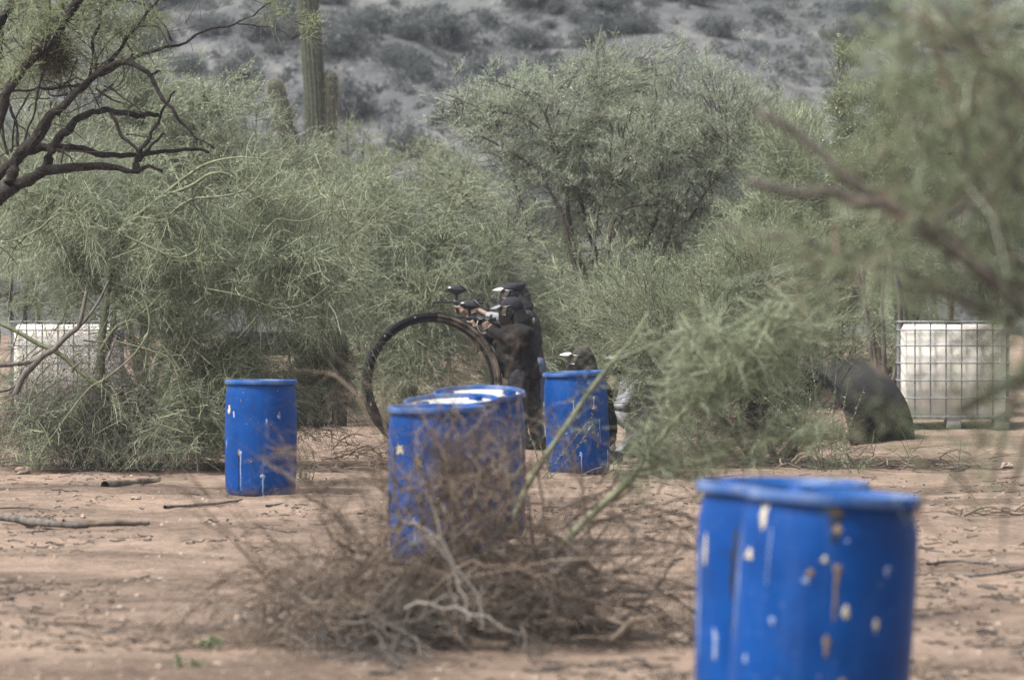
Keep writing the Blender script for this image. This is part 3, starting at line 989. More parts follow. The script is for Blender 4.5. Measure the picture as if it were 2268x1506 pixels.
# --- mesquite with dark boughs, upper left
DM = 31.5
mb = gpt(-190, DM)
BR = [
    ([(-260, 2900), (-240, 2300), (-230, 1800), (-150, 1450), (0, 1250), (90, 1180)], 40, 25),
    ([(0, 1250), (150, 1170), (300, 1100), (480, 1075), (640, 1065), (780, 1085), (880, 1095), (940, 1060), (1040, 1095)], 24, 5),
    ([(-60, 1240), (0, 1120), (90, 1040), (220, 960), (330, 945), (480, 960), (620, 985), (760, 1000), (890, 1000), (960, 975), (1080, 970), (1200, 960), (1340, 965)], 19, 4.5),
    ([(890, 1000), (950, 880), (1020, 760), (1090, 650), (1130, 590)], 9.5, 3.2),
    ([(930, 980), (1000, 900), (1050, 855)], 7, 3),
    ([(60, 1180), (130, 980), (250, 850), (330, 740), (440, 650), (540, 540), (640, 470), (740, 400), (820, 395), (900, 430), (965, 475), (990, 560), (1060, 660), (1130, 740), (1190, 820), (1250, 890), (1370, 960)], 20, 3),
    ([(600, 500), (700, 400), (800, 280), (900, 150), (960, 70), (1020, -10), (1100, -140)], 8.5, 4.5),
    ([(640, 490), (800, 400), (930, 340), (1080, 295), (1190, 275), (1330, 200), (1500, 155), (1640, 80), (1760, 0), (1860, -60)], 7.5, 2),
    ([(1510, 155), (1650, 170), (1790, 195), (1880, 260)], 3.4, 1),
    ([(280, 1100), (300, 1050), (360, 920), (430, 840), (480, 780), (560, 740), (680, 705), (780, 720), (880, 735), (1020, 735)], 18, 7),
    ([(710, 730), (780, 850), (830, 910), (885, 975)], 7, 5),
    ([(560, 530), (590, 440), (600, 330), (620, 200), (645, 100), (640, -20)], 5, 7),
    ([(700, -5), (830, 10), (930, 40), (1010, 110), (1060, 190), (1105, 260)], 4.5, 2.6),
    ([(-40, 570), (100, 580), (250, 575), (400, 560), (510, 540)], 4, 5),
    ([(130, 960), (100, 780), (60, 680), (20, 600)], 6, 5),
    ([(-120, 1000), (0, 720), (60, 560), (170, 400), (330, 250), (430, 110), (520, -10), (580, -120)], 22, 14),
    ([(-30, 180), (20, 100), (100, 0), (150, -80)], 17, 14),
    ([(-40, 480), (12, 350), (0, 200), (-20, 60)], 9, 8),
    ([(150, 930), (180, 850), (230, 640), (270, 480), (300, 330), (320, 0)], 4.5, 3.5),
    ([(965, 475), (1025, 465)], 5, 3),
    ([(40, 980), (10, 760), (-10, 600)], 5, 4), ([(70, 980), (95, 800), (190, 600)], 4, 3), ([(400, -20), (395, 60), (370, 190)], 5, 6),
    ([(200, 960), (280, 860), (350, 760), (380, 730)], 8, 6), ([(870, 1090), (880, 1040), (900, 1000)], 14, 11),
]
limbs = [poly(z3(q), DM + .12 * ((i * 7) % 5 - 2) * (i > 1), a_ * .62, b_ * .70, wig=.012, seed=i) for i, (q, a_, b_) in enumerate(BR)]
MQ = plant('mesquite_tree', 'old mesquite with dark twisted boughs reaching in from the upper left', 'tree', mb, limbs,
           [epx(110, 60, 150, 110, DM, .5, 1.2), epx(210, 20, 170, 70, DM, .5, 1.0), epx(40, 150, 80, 90, DM, .4, .6), epx(650, 55, 70, 40, DM, .25, .55), epx(590, 10, 70, 30, DM, .25, .3), epx(260, 80, 90, 60, DM, .3, .4), epx(330, 30, 60, 50, DM, .3, .25)],
           350, 10, .15, .0030, 10, .017, .006, (M['limb_dark'], M['mq_leaf'], M['mq_leaf']), 30, droop=.2, up=.1, spread=1.1, gap=.44, gsc=.25, branch_r=.0035, limb_mat=M['mesquite'], limb_n=10, knots=.09, reach=.45)
n = 900
c = at(122, 122, DM - .1)
dr = unit(rng0.normal(size=(n, 3)))
fan(MQ, mb, M['mistletoe'], 'mistletoe', c + dr * (.13 * rng0.random((n, 1)) ** .5), unit(dr + rng0.normal(size=(n, 3)) * .5), .13, .0045, rng0, droop=.1, curl=.7)
st = rnd_in_px(0, 260, 60, 330, DM - .2, DM + .3, 260, rng0)
fan(MQ, mb, M['limb_dark'], 'bare_twigs', st, unit(rng0.normal(size=(260, 3)) * (1, .6, 1)), .42, .004, rng0, droop=.0, curl=.6)
gq = np.random.default_rng(9)
for k in range(46):
    x0, y0 = 300 * gq.random(), 20 + 330 * gq.random()
    a = gq.random() * 2 * math.pi
    Lp = 40 + 90 * gq.random()
    pp = [(x0, y0), (x0 + Lp * .5 * math.cos(a) + gq.normal() * 7, y0 - Lp * .5 * math.sin(a) + gq.normal() * 7), (x0 + Lp * math.cos(a + gq.normal() * .4), y0 - Lp * math.sin(a + gq.normal() * .4))]
    limb_obj('bare_twig', [poly(pp, DM - .1 + .25 * gq.random(), 1.6 + 1.6 * gq.random(), .6, n=9, wig=.008, seed=k)], M['limb_dark'], MQ, mb, 5, .1, k)
st = rnd_in_px(200, 470, 0, 120, DM - .2, DM + .3, 60, rng0)
fan(MQ, mb, M['limb_dark'], 'bare_twigs', st, unit(rng0.normal(size=(60, 3)) * (1, .6, 1)), .3, .004, rng0, droop=.0, curl=.6)

# --- near tree on the right, out of focus
DF = 10.5
fb = np.array([1.92, DF + .3, 0.0])
z7 = lambda L: [(1600 + a / 1.982, b / 1.982) + tuple(c) for a, b, *c in L]
FL = [
    (resample(np.array([fb - (0, 0, .05), fb + (-.02, -.05, .5), fb + (-.12, -.1, .95), at(2330, 720, DF)]), .05, .03, 14)),
    poly(z7([(1420, 1420), (1324, 1340), (1220, 1250), (1100, 1160), (960, 1060), (830, 980), (700, 890), (600, 830), (450, 690), (300, 570), (160, 490)]), DF, 15, 6),
    poly(z7([(830, 960), (760, 910), (600, 880), (470, 840), (330, 850), (200, 820), (120, 790)]), DF - .2, 8, 7),
    poly(z7([(1300, 800), (1200, 840), (1150, 870), (1040, 920), (940, 970)]), DF - .1, 8, 5),
    poly(z7([(1324, 1360), (1150, 1190), (1040, 1090), (940, 980)]), DF + .1, 13, 6),
    poly(z7([(1440, 1500), (1324, 1260), (1250, 1100), (1180, 920), (1090, 740), (1040, 560), (960, 300), (880, 0)]), DF + .2, 15, 5),
    poly(z7([(1450, 640), (1324, 430), (1210, 300), (1120, 210), (1000, 100), (900, -50)]), DF - .2, 7, 3.5),
    poly(z7([(1300, 1420), (1200, 1370), (1000, 1290), (800, 1190), (560, 1120), (430, 1080), (300, 1040), (150, 1030), (0, 1000)]), DF + .2, 9, 3),
    poly([(2330, 810), (2268, 835), (2180, 880), (2120, 912)], DF + .1, 13, 6),
    poly(z7([(1440, 1100), (1324, 800), (1230, 500), (1180, 250), (1150, -40)]), DF + .3, 13, 5),
    poly([(2320, 860), (2280, 960), (2250, 1060), (2228, 1130), (2216, 1240)], DF + .2, 5, 1.5),
    poly([(2300, 700), (2240, 900), (2200, 1060)], DF + .3, 6, 3),
    poly([(2330, 640), (2240, 560), (2150, 430), (2060, 330), (1990, 200)], DF + .1, 4, 1.2), poly([(2320, 500), (2230, 380), (2160, 240), (2110, 60), (2090, -40)], DF - .1, 4, 1.5),
    poly([(2300, 760), (2180, 690), (2040, 640), (1900, 620), (1780, 640)], DF, 4, 1.2), poly([(2250, 700), (2120, 760), (2010, 860), (1950, 960)], DF + .1, 3.5, 1.0),
    poly([(2320, 320), (2260, 180), (2230, 40), (2220, -60)], DF + .2, 5, 2), poly([(2160, 640), (2060, 540), (1960, 470), (1850, 440)], DF - .1, 3.5, 1.0), poly([(2290, 880), (2190, 960), (2110, 1060), (2060, 1150)], DF, 3, .8),
]
FL = [FL[0]] + [(P_, r_ * 1.45) for P_, r_ in FL[1:]]
plant('palo_verde_tree', 'out-of-focus tree leaning in from the right edge close by', 'tree', fb, FL,
      [epx(2230, 180, 130, 240, DF, .4, .75), epx(2090, 160, 140, 190, DF, .35, .6), epx(2210, 560, 120, 190, DF + .1, .35, .55), epx(2000, 420, 150, 140, DF, .3, .40), epx(1900, 620, 190, 90, DF, .3, .32), epx(2230, 900, 80, 220, DF + .1, .3, .45), epx(2080, 780, 150, 140, DF, .3, .30), epx(1760, 470, 120, 70, DF, .25, .12), epx(2130, 1000, 140, 120, DF, .3, .28), epx(1940, 980, 150, 60, DF, .25, .16)],
      310, 5, .26, .0032, 5, .018, .0055, (M['limb_brown'], M['fg_leaf'], M['fg_leaf']), 31, droop=.2, up=.45, out=.9, spread=.65, gap=.42, gsc=.16, branch_r=.0040, limb_mat=M['limb_grey'], reach=.26, zmin=.3)

# ------------------------------------------------------------ saguaro
def cactus_column(pts, rad, mat, name, parent, off, ribs=15):
    P, rr = resample(np.array(pts), 1, 1, 90)
    t = np.linspace(0, 1, 90)
    rr = np.interp(t, np.linspace(0, 1, len(rad)), rad)
    ln = np.concatenate([[0], np.cumsum(np.linalg.norm(np.diff(P, axis=0), axis=1))])
    te = ln[-1] - ln
    rr = rr * np.sqrt(np.clip(1 - np.clip(1 - te / (rr * 1.15), 0, .995) ** 2, 0, 1))
    n = ribs * 6
    m = PM()
    rings = []
    sp = []
    for i, p in enumerate(P):
        T = P[min(i + 1, 89)] - P[max(i - 1, 0)]
        T /= np.linalg.norm(T)
        U = np.cross(T, (0, 1, 0.01))
        U /= np.linalg.norm(U)
        B = np.cross(T, U)
        ring = []
        for k in range(n):
            a = 2 * math.pi * k / n
            ph = (k % 6) / 6.0
            f = 1 + .10 * (abs(math.cos(math.pi * ph)) ** .7 - .6)
            q = p + rr[i] * f * (U * math.cos(a) + B * math.sin(a))
            ring.append(q)
            if k % 6 == 0:
                sp.append((q, (U * math.cos(a) + B * math.sin(a)), T))
        rings.append(ring)
    m.loft(rings)
    o = m.obj(name, mat, parent, off)
    g = np.random.default_rng(len(sp))
    C = np.array([q for q, _, _ in sp])
    D = np.array([d for _, d, _ in sp])
    C = np.repeat(C, 5, 0) + g.normal(size=(len(C) * 5, 3)) * .025
    D = np.repeat(D, 5, 0)
    T = fan(o, off, M['spine'], 'spines', C, unit(D + g.normal(size=D.shape) * .6), .04, .004, g, K=2, droop=0, curl=0)
    return o


DS = 74.0
sb = gpt(690, DS)
sg = empty('saguaro', sb)
tag(sg, 'tall saguaro with two upturned arms behind the palo verde', 'cactus')
s_ = DS / FPX
zt = at(690, -260, DS)
cactus_column([sb - (0, 0, .1), sb + (0, 0, 1.5), at(700, 300, DS), at(690, 100, DS), at(680, -50, DS), zt + (0, 0, -.25), zt + (0, 0, -.05), zt], [.20, .21, .215, .21, .205, .2, .2, .2], M['cactus'], 'trunk', sg, sb)
cactus_column([at(700, 390, DS), at(718, 350, DS), at(728, 290, DS), at(731, 220, DS), at(731, 180, DS), at(731, 163, DS), at(731, 157, DS)], [.12, .13, .145, .15, .15, .15, .15], M['cactus'], 'arm', sg, sb, 13)
cactus_column([at(690, 400, DS), at(655, 350, DS), at(632, 280, DS), at(618, 220, DS), at(610, 195, DS), at(607, 182, DS), at(606, 176, DS)], [.13, .15, .175, .175, .17, .165, .165], M['cactus'], 'arm', sg, sb, 13)

# ------------------------------------------------------------ drums
DH, DR = .93, .2925
PROF = [(0.0, .012), (.20, .012), (.235, 0.0), (.262, .008), (.278, .035), (.2845, .09), (.2885, .2), (.2905, .46), (.2895, .70), (.2845, .805), (.277, .85), (.2715, .878), (.2705, .893)]
RIM = [(.2695, .890), (.2915, .896), (.2935, .905), (.2935, .919), (.290, .928), (.2835, .930), (.276, .927), (.2735, .918), (.2700, .905)]


def rad_at(z):
    return float(np.interp(z, [p[1] for p in PROF[3:]], [p[0] for p in PROF[3:]]))


_m = PM().lathe(PROF, 64)
_r = PM().lathe(RIM, 64, cap=False)
_l = PM().lathe([(.272, .903), (.262, .897), (.17, .899), (.16, .907), (.02, .908), (.0005, .908)], 64, cap=False)
_b = PM().lathe([(.042, .895), (.042, .918), (.036, .926), (.028, .926), (.026, .919), (.0005, .919)], 20, cap=False)
DM_ = {k: None for k in 'srlb'}
rngd = random.Random(5)


def splat_mesh(th, z, w_, h_, drip=0.0, dw=.006):
    """a raised splash or shading mark that follows the drum wall; th from the side facing the camera"""
    m = PM()
    n = 16
    ph = [rngd.uniform(.5, 1.4) for _ in range(n)]

    def pt(a, zz, lift):
        r = rad_at(max(.01, zz)) + lift
        return (r * math.sin(a), -r * math.cos(a), max(zz, .012))
    c = []
    for ring, lift in ((1.0, .0012), (.8, .0028), (.35, .0034)):
        c.append([pt(th + w_ / DR * math.cos(2 * math.pi * k / n) * ph[k] * ring, z + h_ * math.sin(2 * math.pi * k / n) * ph[k] * ring, lift) for k in range(n)])
    m.loft(c, cap=False)
    b = len(m.v)
    m.v.append(pt(th, z, .0034))
    for k in range(n):
        m.f.append((2 * n + k, 2 * n + (k + 1) % n, b))
    if drip > 0:
        K = 8
        rr = []
        for i in range(K + 1):
            zz = z - drip * i / K
            wob = math.sin(i * 1.7) * dw * .25
            ww = dw * (1 - .5 * i / K) * (1.25 if i == K else 1)
            rr.append([pt(th + (wob - ww) / DR, zz, .0010), pt(th + wob / DR, zz, .0030), pt(th + (wob + ww) / DR, zz, .0010)])
        m.loft(rr, cap=False, closed=False)
    return m


def drum(x, d, label, tilt=0.0, roll=0.0, spin=0.0, splats=(), group='blue plastic drums', dz=0.0):
    X = (x - 1134) / FPX * d
    o = empty('plastic_drum', (X, d, float(gbase(X, d)) - .012 + dz), (R(tilt), R(roll), 0))
    tag(o, label, 'drum', group)
    if DM_['s'] is None:
        for k, mm, nm, mt in (('s', _m, 'shell', 'drum'), ('r', _r, 'rim', 'rim'), ('l', _l, 'lid', 'lid'), ('b', _b, 'bung', 'drum')):
            t = mm.obj(nm, M[mt])
            DM_[k] = t.data
            bpy.data.objects.remove(t)
    link('shell', DM_['s'], o).rotation_euler.z = R(spin)
    link('rim', DM_['r'], o).rotation_euler.z = R(spin)
    l = link('lid', DM_['l'], o)
    l.rotation_euler.z = R(spin)
    for s in (1, -1):
        b = link('bung', DM_['b'], l)
        b.location = (.195 * s, 0.02, .003)
    for (sx, zz, w_, h_, mt, dr, dw) in splats:
        splat_mesh(math.asin(max(-.99, min(.99, sx))), zz, w_, h_, dr, dw).obj('splat_or_shading', M['p_' + mt], o)  # mostly paint; some dark and pale marks paint in shade and sheen
    return o


def rsplats(seed, n=9):
    g = random.Random(seed)
    return [(g.uniform(-.92, .92), g.uniform(.12, .82), g.uniform(.006, .022), g.uniform(.008, .03), g.choice(['cream', 'rust', 'pale', 'pale', 'rust']), g.choice([0, 0, g.uniform(.06, .3)]), g.uniform(.003, .006)) for _ in range(n)]


drum(577, 31.0, 'lone blue drum standing beside the sprawling palo verde', 0, .3, 20, [
    (-.85, .685, .020, .036, 'cream', 0, 0), (-.55, .345, .015, .030, 'rust', 0, 0), (-.50, .345, .012, .022, 'pale', .33, .006), (-.58, .33, .008, .02, 'dark', .30, .006), (.13, .165, .020, .022, 'pale', .15, .010), (.12, .17, .008, .010, 'cream', 0, 0), (-.51, .765, .006, .018, 'rust', 0, 0), (.56, .66, .012, .018, 'rust', 0, 0), (.55, .64, .012, .022, 'pale', 0, 0), (.22, .60, .010, .022, 'pale', 0, 0), (-.70, .655, .012, .026, 'pale', 0, 0), (-.92, .42, .006, .03, 'pale', 0, 0), (.5, .06, .018, .012, 'rust', 0, 0), (-.2, .28, .008, .010, 'rust', 0, 0)])
drum(970, 22.9, 'nearest blue drum of the three standing close together behind the brush', 1.2, -.6, 70, rsplats(2, 11) + [(-.75, .68, .035, .03, 'cream', 0, 0), (-.35, .62, .02, .05, 'rust', .1, .008)])
drum(1012, 23.62, 'middle blue drum of the three standing close together behind the brush', 5.5, -2.2, 35, rsplats(3, 11), dz=.03)
drum(1064, 24.38, 'rearmost blue drum of the close three, its bung showing', 6.8, -.5, 5, rsplats(4, 9) + [(.9, .62, .02, .05, 'cream', .1, .01)], dz=.062)
drum(1283, 35.0, 'blue drum right of the standing players, with a kneeling player behind it', 1.0, -2.6, 50, rsplats(6, 12) + [(.55, .60, .03, .02, 'cream', 0, 0)])
drum(1799, 12.3, 'large out-of-focus blue drum in the right foreground, splashed with cream paint', 0, 3.9, 110, [
    (-.975, .62, .006, .16, 'pale', .12, .004), (-.80, .845, .020, .042, 'cream', 0, 0), (-.70, .80, .004, .012, 'pale', .17, .0035), (-.90, .715, .026, .020, 'cream', 0, 0), (-.02, .875, .030, .016, 'rust', .06, .012), (-.02, .86, .022, .03, 'dark', .08, .02), (.0, .82, .017, .018, 'rust', 0, 0), (-.12, .725, .010, .010, 'cream', 0, 0), (.03, .70, .014, .018, 'rust', .16, .007), (-.26, .68, .014, .014, 'rust', 0, 0), (-.30, .655, .012, .010, 'pale', 0, 0), (.15, .57, .013, .024, 'cream', 0, 0), (.50, .535, .011, .018, 'cream', .03, .005), (-.62, .52, .010, .012, 'pale', 0, 0), (-.03, .475, .012, .014, 'rust', .05, .009), (.17, .345, .014, .016, 'rust', 0, 0), (-.86, .39, .010, .014, 'pale', 0, 0), (.58, .70, .014, .020, 'pale', 0, 0), (.12, .79, .006, .006, 'pale', 0, 0)])  # the tall pale streak at the left edge paints in a sheen
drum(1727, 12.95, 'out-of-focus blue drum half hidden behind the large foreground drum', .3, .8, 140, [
    (-.92, .70, .012, .05, 'cream', 0, 0), (-.62, .90, .012, .012, 'rust', 0, 0), (-.35, .82, .012, .03, 'rust', 0, 0), (-.58, .70, .03, .09, 'dark', .3, .03), (-.52, .55, .03, .12, 'dark', .3, .03), (-.97, .55, .008, .2, 'pale', .2, .008), (-.8, .40, .012, .06, 'pale', 0, 0)])  # dark marks mix stains with painted shade beside the front drum

# ------------------------------------------------------------ black ring
DRI = 39.0
rc = at(957, 860, DRI)
RO = 157 * DRI / FPX
ring = empty('pipe_ring', (rc[0], rc[1], float(gbase(rc[0], rc[1])) + RO - .02), (R(85), 0, R(15)))
tag(ring, 'big black plastic pipe ring standing on edge in front of the two players', 'ring')
sec = [(RO, -.055), (RO, .055), (RO - .012, .064), (RO - .040, .066), (RO - .048, .05), (RO - .082, .05), (RO - .092, .03), (RO - .092, -.05), (RO - .082, -.066), (RO - .012, -.064)]
PM().lathe(sec + sec[:1], 96, cap=False).obj('ring_body', M['rubber'], ring)
mm = PM()
rr = []
for i in range(60):
    a = R(-40 + 125 * i / 59)
    rr.append([(r * math.cos(a), r * math.sin(a), z) for r, z in ((RO - .012, .0655), (RO - .039, .0685), (RO - .050, .0535), (RO - .08, .0525))])
mm.loft(rr, cap=False, closed=False)
mm.obj('mud_coat', M['mud'], ring)
for i in range(4):
    a = R(105 + i * 31)
    b = PM().lathe([(.012, 0), (.012, .004), (.008, .007), (.0005, .007)], 10, cap=False).obj('bolt', M['galv'], ring)
    b.location = ((RO - .03) * math.cos(a), (RO - .03) * math.sin(a), .0655)

# ------------------------------------------------------------ liquid totes in cages
def tote(xc, d, label, rz, dz=0.0, W=1.2, D=1.0, H=1.16):
    X = (xc - 1134) / FPX * d
    o = empty('liquid_tote', (X, d, float(gbase(X, d)) + dz), (0, 0, R(rz)))
    tag(o, label, 'tote', 'caged liquid totes')
    PM().box((-W / 2 + .035, -D / 2 + .035, .13), (W / 2 - .035, D / 2 - .035, H - .03), .06).obj('tank', M['tank'], o)
    PM().lathe([(.09, H - .04), (.09, H + .01), (.08, H + .02), (.0005, H + .02)], 24, cap=False).obj('cap', M['rubber'], o)
    PM().box((-W / 2, -D / 2, .10), (W / 2, D / 2, .125), .006).obj('pallet_deck', M['pallet'], o)
    for sx in (-.5, 0, .5):
        for sy in (-1, 1):
            PM().box((sx * (W - .16) - .08, sy * (D / 2 - .08) - .08, 0), (sx * (W - .16) + .08, sy * (D / 2 - .08) + .08, .10), .01).obj('foot', M['pallet'], o)
    r = .009
    vb = PM().tube([(0, 0, .12), (0, 0, H)], r, 6).obj('cage_bar', M['galv'], o)
    hb = PM().tube([(-W / 2, 0, 0), (W / 2, 0, 0)], r, 6).obj('cage_bar', M['galv'], o)
    sb_ = PM().tube([(0, -D / 2, 0), (0, D / 2, 0)], r, 6).obj('cage_bar', M['galv'], o)
    first = {'v': vb, 'h': hb, 's': sb_}
    used = set()

    def put(k, loc):
        if k not in used:
            used.add(k)
            q = first[k]
        else:
            q = link('cage_bar', first[k].data, o)
        q.location = loc
    for i in range(8):
        x = -W / 2 + .01 + (W - .02) * i / 7
        for y in (-D / 2, D / 2):
            put('v', (x, y, 0))
    for i in range(1, 6):
        y = -D / 2 + D * i / 6
        for x in (-W / 2, W / 2):
            put('v', (x, y, 0))
    for k, z in enumerate((.13, .33, .52, .71, .90, 1.07, H)):
        for y in (-D / 2 - .014, D / 2 + .014):
            put('h', (0, y, z))
        for x in (-W / 2 - .014, W / 2 + .014):
            put('s', (x, 0, z))
    return o


tote(2110, 42.3, 'white caged liquid tote right of the corrugated arch', -5, .0)
tote(150, 42.3, 'white caged liquid tote glimpsed through the sprawling palo verde', 4)

# ------------------------------------------------------------ corrugated pipes
def corrugated(name, label, loc, rot, r, L, a0, a1, n_c, mat, thick=.035):
    o = empty(name, loc, rot)
    tag(o, label, 'pipe')
    m = PM()
    outer = []
    K = n_c * 4
    na = 40
    for i in range(K + 1):
        y = L * i / K
        rr_ = r + .026 * math.sin(i * math.pi / 2)
        ring_ = [(rr_ * math.cos(a0 + (a1 - a0) * k / na), y, rr_ * math.sin(a0 + (a1 - a0) * k / na)) for k in range(na + 1)]
        ring_ += [((r - thick) * math.cos(a1 + (a0 - a1) * k / na), y, (r - thick) * math.sin(a1 + (a0 - a1) * k / na)) for k in range(na + 1)]
        outer.append(ring_)
    m.loft(outer)
    m.obj('corrugated_wall', mat, o)
    # plain collar at the mouth
    c = PM()
    rs = []
    for y in (-.05, .0):
        rg = [((r + .028) * math.cos(a0 + (a1 - a0) * k / na), y, (r + .028) * math.sin(a0 + (a1 - a0) * k / na)) for k in range(na + 1)]
        rg += [((r - .036) * math.cos(a1 + (a0 - a1) * k / na), y, (r - .036) * math.sin(a1 + (a0 - a1) * k / na)) for k in range(na + 1)]
        rs.append(rg)
    c.loft(rs)
    c.obj('collar', mat, o)
    return o


p = gpt(1764, 40.6)
corrugated('corrugated_arch', 'black corrugated half pipe standing as an arch beside the white tote', p + (0, 0, -.02), (R(2), R(0), R(-44)), .80, 1.0, R(-4), R(184), 17, M['rubber'])


def barrier(x0, x1, ytop, d, label):
    A0, A1 = at(x0, ytop, d), at(x1, ytop + 4, d + .1)
    r = .13
    b0 = gpt((x0 + x1) / 2, d)
    o = empty('pipe_barrier', b0)
    tag(o, label, 'barrier')
    A0[2] -= r
    A1[2] -= r
    K = 24
    m = PM()
    m.tube([A0 + (A1 - A0) * i / K for i in range(K + 1)], [r + .006 * (-1) ** i for i in range(K + 1)], 20, False)
    m.obj('pipe', M['rubber'], o, b0)
    for f in (.12, .88):
        c = A0 + (A1 - A0) * f
        g0 = float(gbase(c[0], c[1]))
        PM().tube([(c[0], c[1], g0 - .03), (c[0], c[1], c[2] - r + .01)], .055, 12, False).obj('post', M['rubber'], o, b0)


barrier(500, 690, 733, 42.6, 'black pipe barrier glimpsed through the sprawling palo verde')
barrier(694, 766, 741, 42.2, 'short black pipe barrier glimpsed behind the lone blue drum')

# ------------------------------------------------------------ people
def remesh(o, vox, smooth=6, disp=0.0, dsc=.08, seed=0):
    r = o.modifiers.new('remesh', 'REMESH')
    r.mode = 'VOXEL'
    r.voxel_size = vox
    r.use_smooth_shade = True
    s = o.modifiers.new('smooth', 'SMOOTH')
    s.factor = .5
    s.iterations = smooth
    if disp:
        t = bpy.data.textures.new('folds', 'CLOUDS')
        t.noise_scale = dsc
        t.noise_depth = 2
        d = o.modifiers.new('folds', 'DISPLACE')
        d.texture = t
        d.texture_coords = 'LOCAL'
        d.strength = disp
        d.mid_level = .5
    return o


def hand(m, g0, gax, start, sgn, rg=.020, fr=.0088, wrist=None):
    """fingers closed round a grip: g0 top of the grip, gax its downward axis; start angle about the axis"""
    g0 = np.array(g0, float)
    gax = np.array(gax, float) / np.linalg.norm(gax)
    e1 = np.array([-1.0, 0, 0])
    e1 = e1 - gax * e1.dot(gax)
    e1 /= np.linalg.norm(e1)
    e2 = np.cross(gax, e1)

    def P(a, h, r):
        return g0 + gax * h + r * (e1 * math.cos(a) + e2 * math.sin(a))
    for i in range(4):
        h = .012 + i * .0195
        ln = (215, 235, 225, 190)[i]
        k = 7
        pts = [P(start + sgn * R(ln) * j / (k - 1), h + .002 * j * (1 if i % 2 else .6), rg + fr * (1.35 if j in (0, 2, 3) else 1.05)) for j in range(k)]
        m.tube(pts, [fr * 1.1, fr * 1.1, fr * 1.05, fr, fr * .95, fr * .9, fr * .75], 8)
    # palm and heel of the hand
    c = [P(start - sgn * R(15), h, rg + .017) for h in (.008, .03, .055, .078)]
    m.tube(c, [.020, .022, .021, .017], 10)
    c2 = [P(start + sgn * R(25), h, rg + .013) for h in (.008, .03, .055, .075)]
    m.tube(c2, [.014, .015, .014, .012], 10)
    # thumb leaves the side of the palm and closes the other way
    th = [P(start - sgn * R(25), .035, rg + .016), P(start - sgn * R(60), .012, rg + .018), P(start - sgn * R(95), -.002, rg + .013), P(start - sgn * R(130), -.006, rg + .011)]
    m.tube(th, [.014, .0115, .0105, .008], 8)
    hl = P(start - sgn * R(18), .055, rg + .030)
    if wrist is not None:
        m.tube([P(start - sgn * R(12), .035, rg + .02), hl, np.array(wrist)], [.024, .026, .027], 10)


def head(m, H, yaw=0):
    H = np.array(H)
    m.ell(H + (0, 0, .01), (.098, .077, .115), 20, 14)
    m.ell(H + (-.02, 0, -.06), (.075, .062, .07), 16, 10)      # jaw
    m.tube([H + (-.09, 0, .015), H + (-.112, 0, -.02), H + (-.095, 0, -.032)], [.009, .014, .010], 8)   # nose
    for s in (-1, 1):
        m.ell(H + (.012, .078 * s, -.005), (.018, .008, .03), 10, 8)
        m.ell(H + (-.086, .03 * s, .012), (.012, .016, .010), 8, 6)
    m.ell(H + (-.09, 0, -.062), (.012, .026, .009), 10, 6)     # mouth


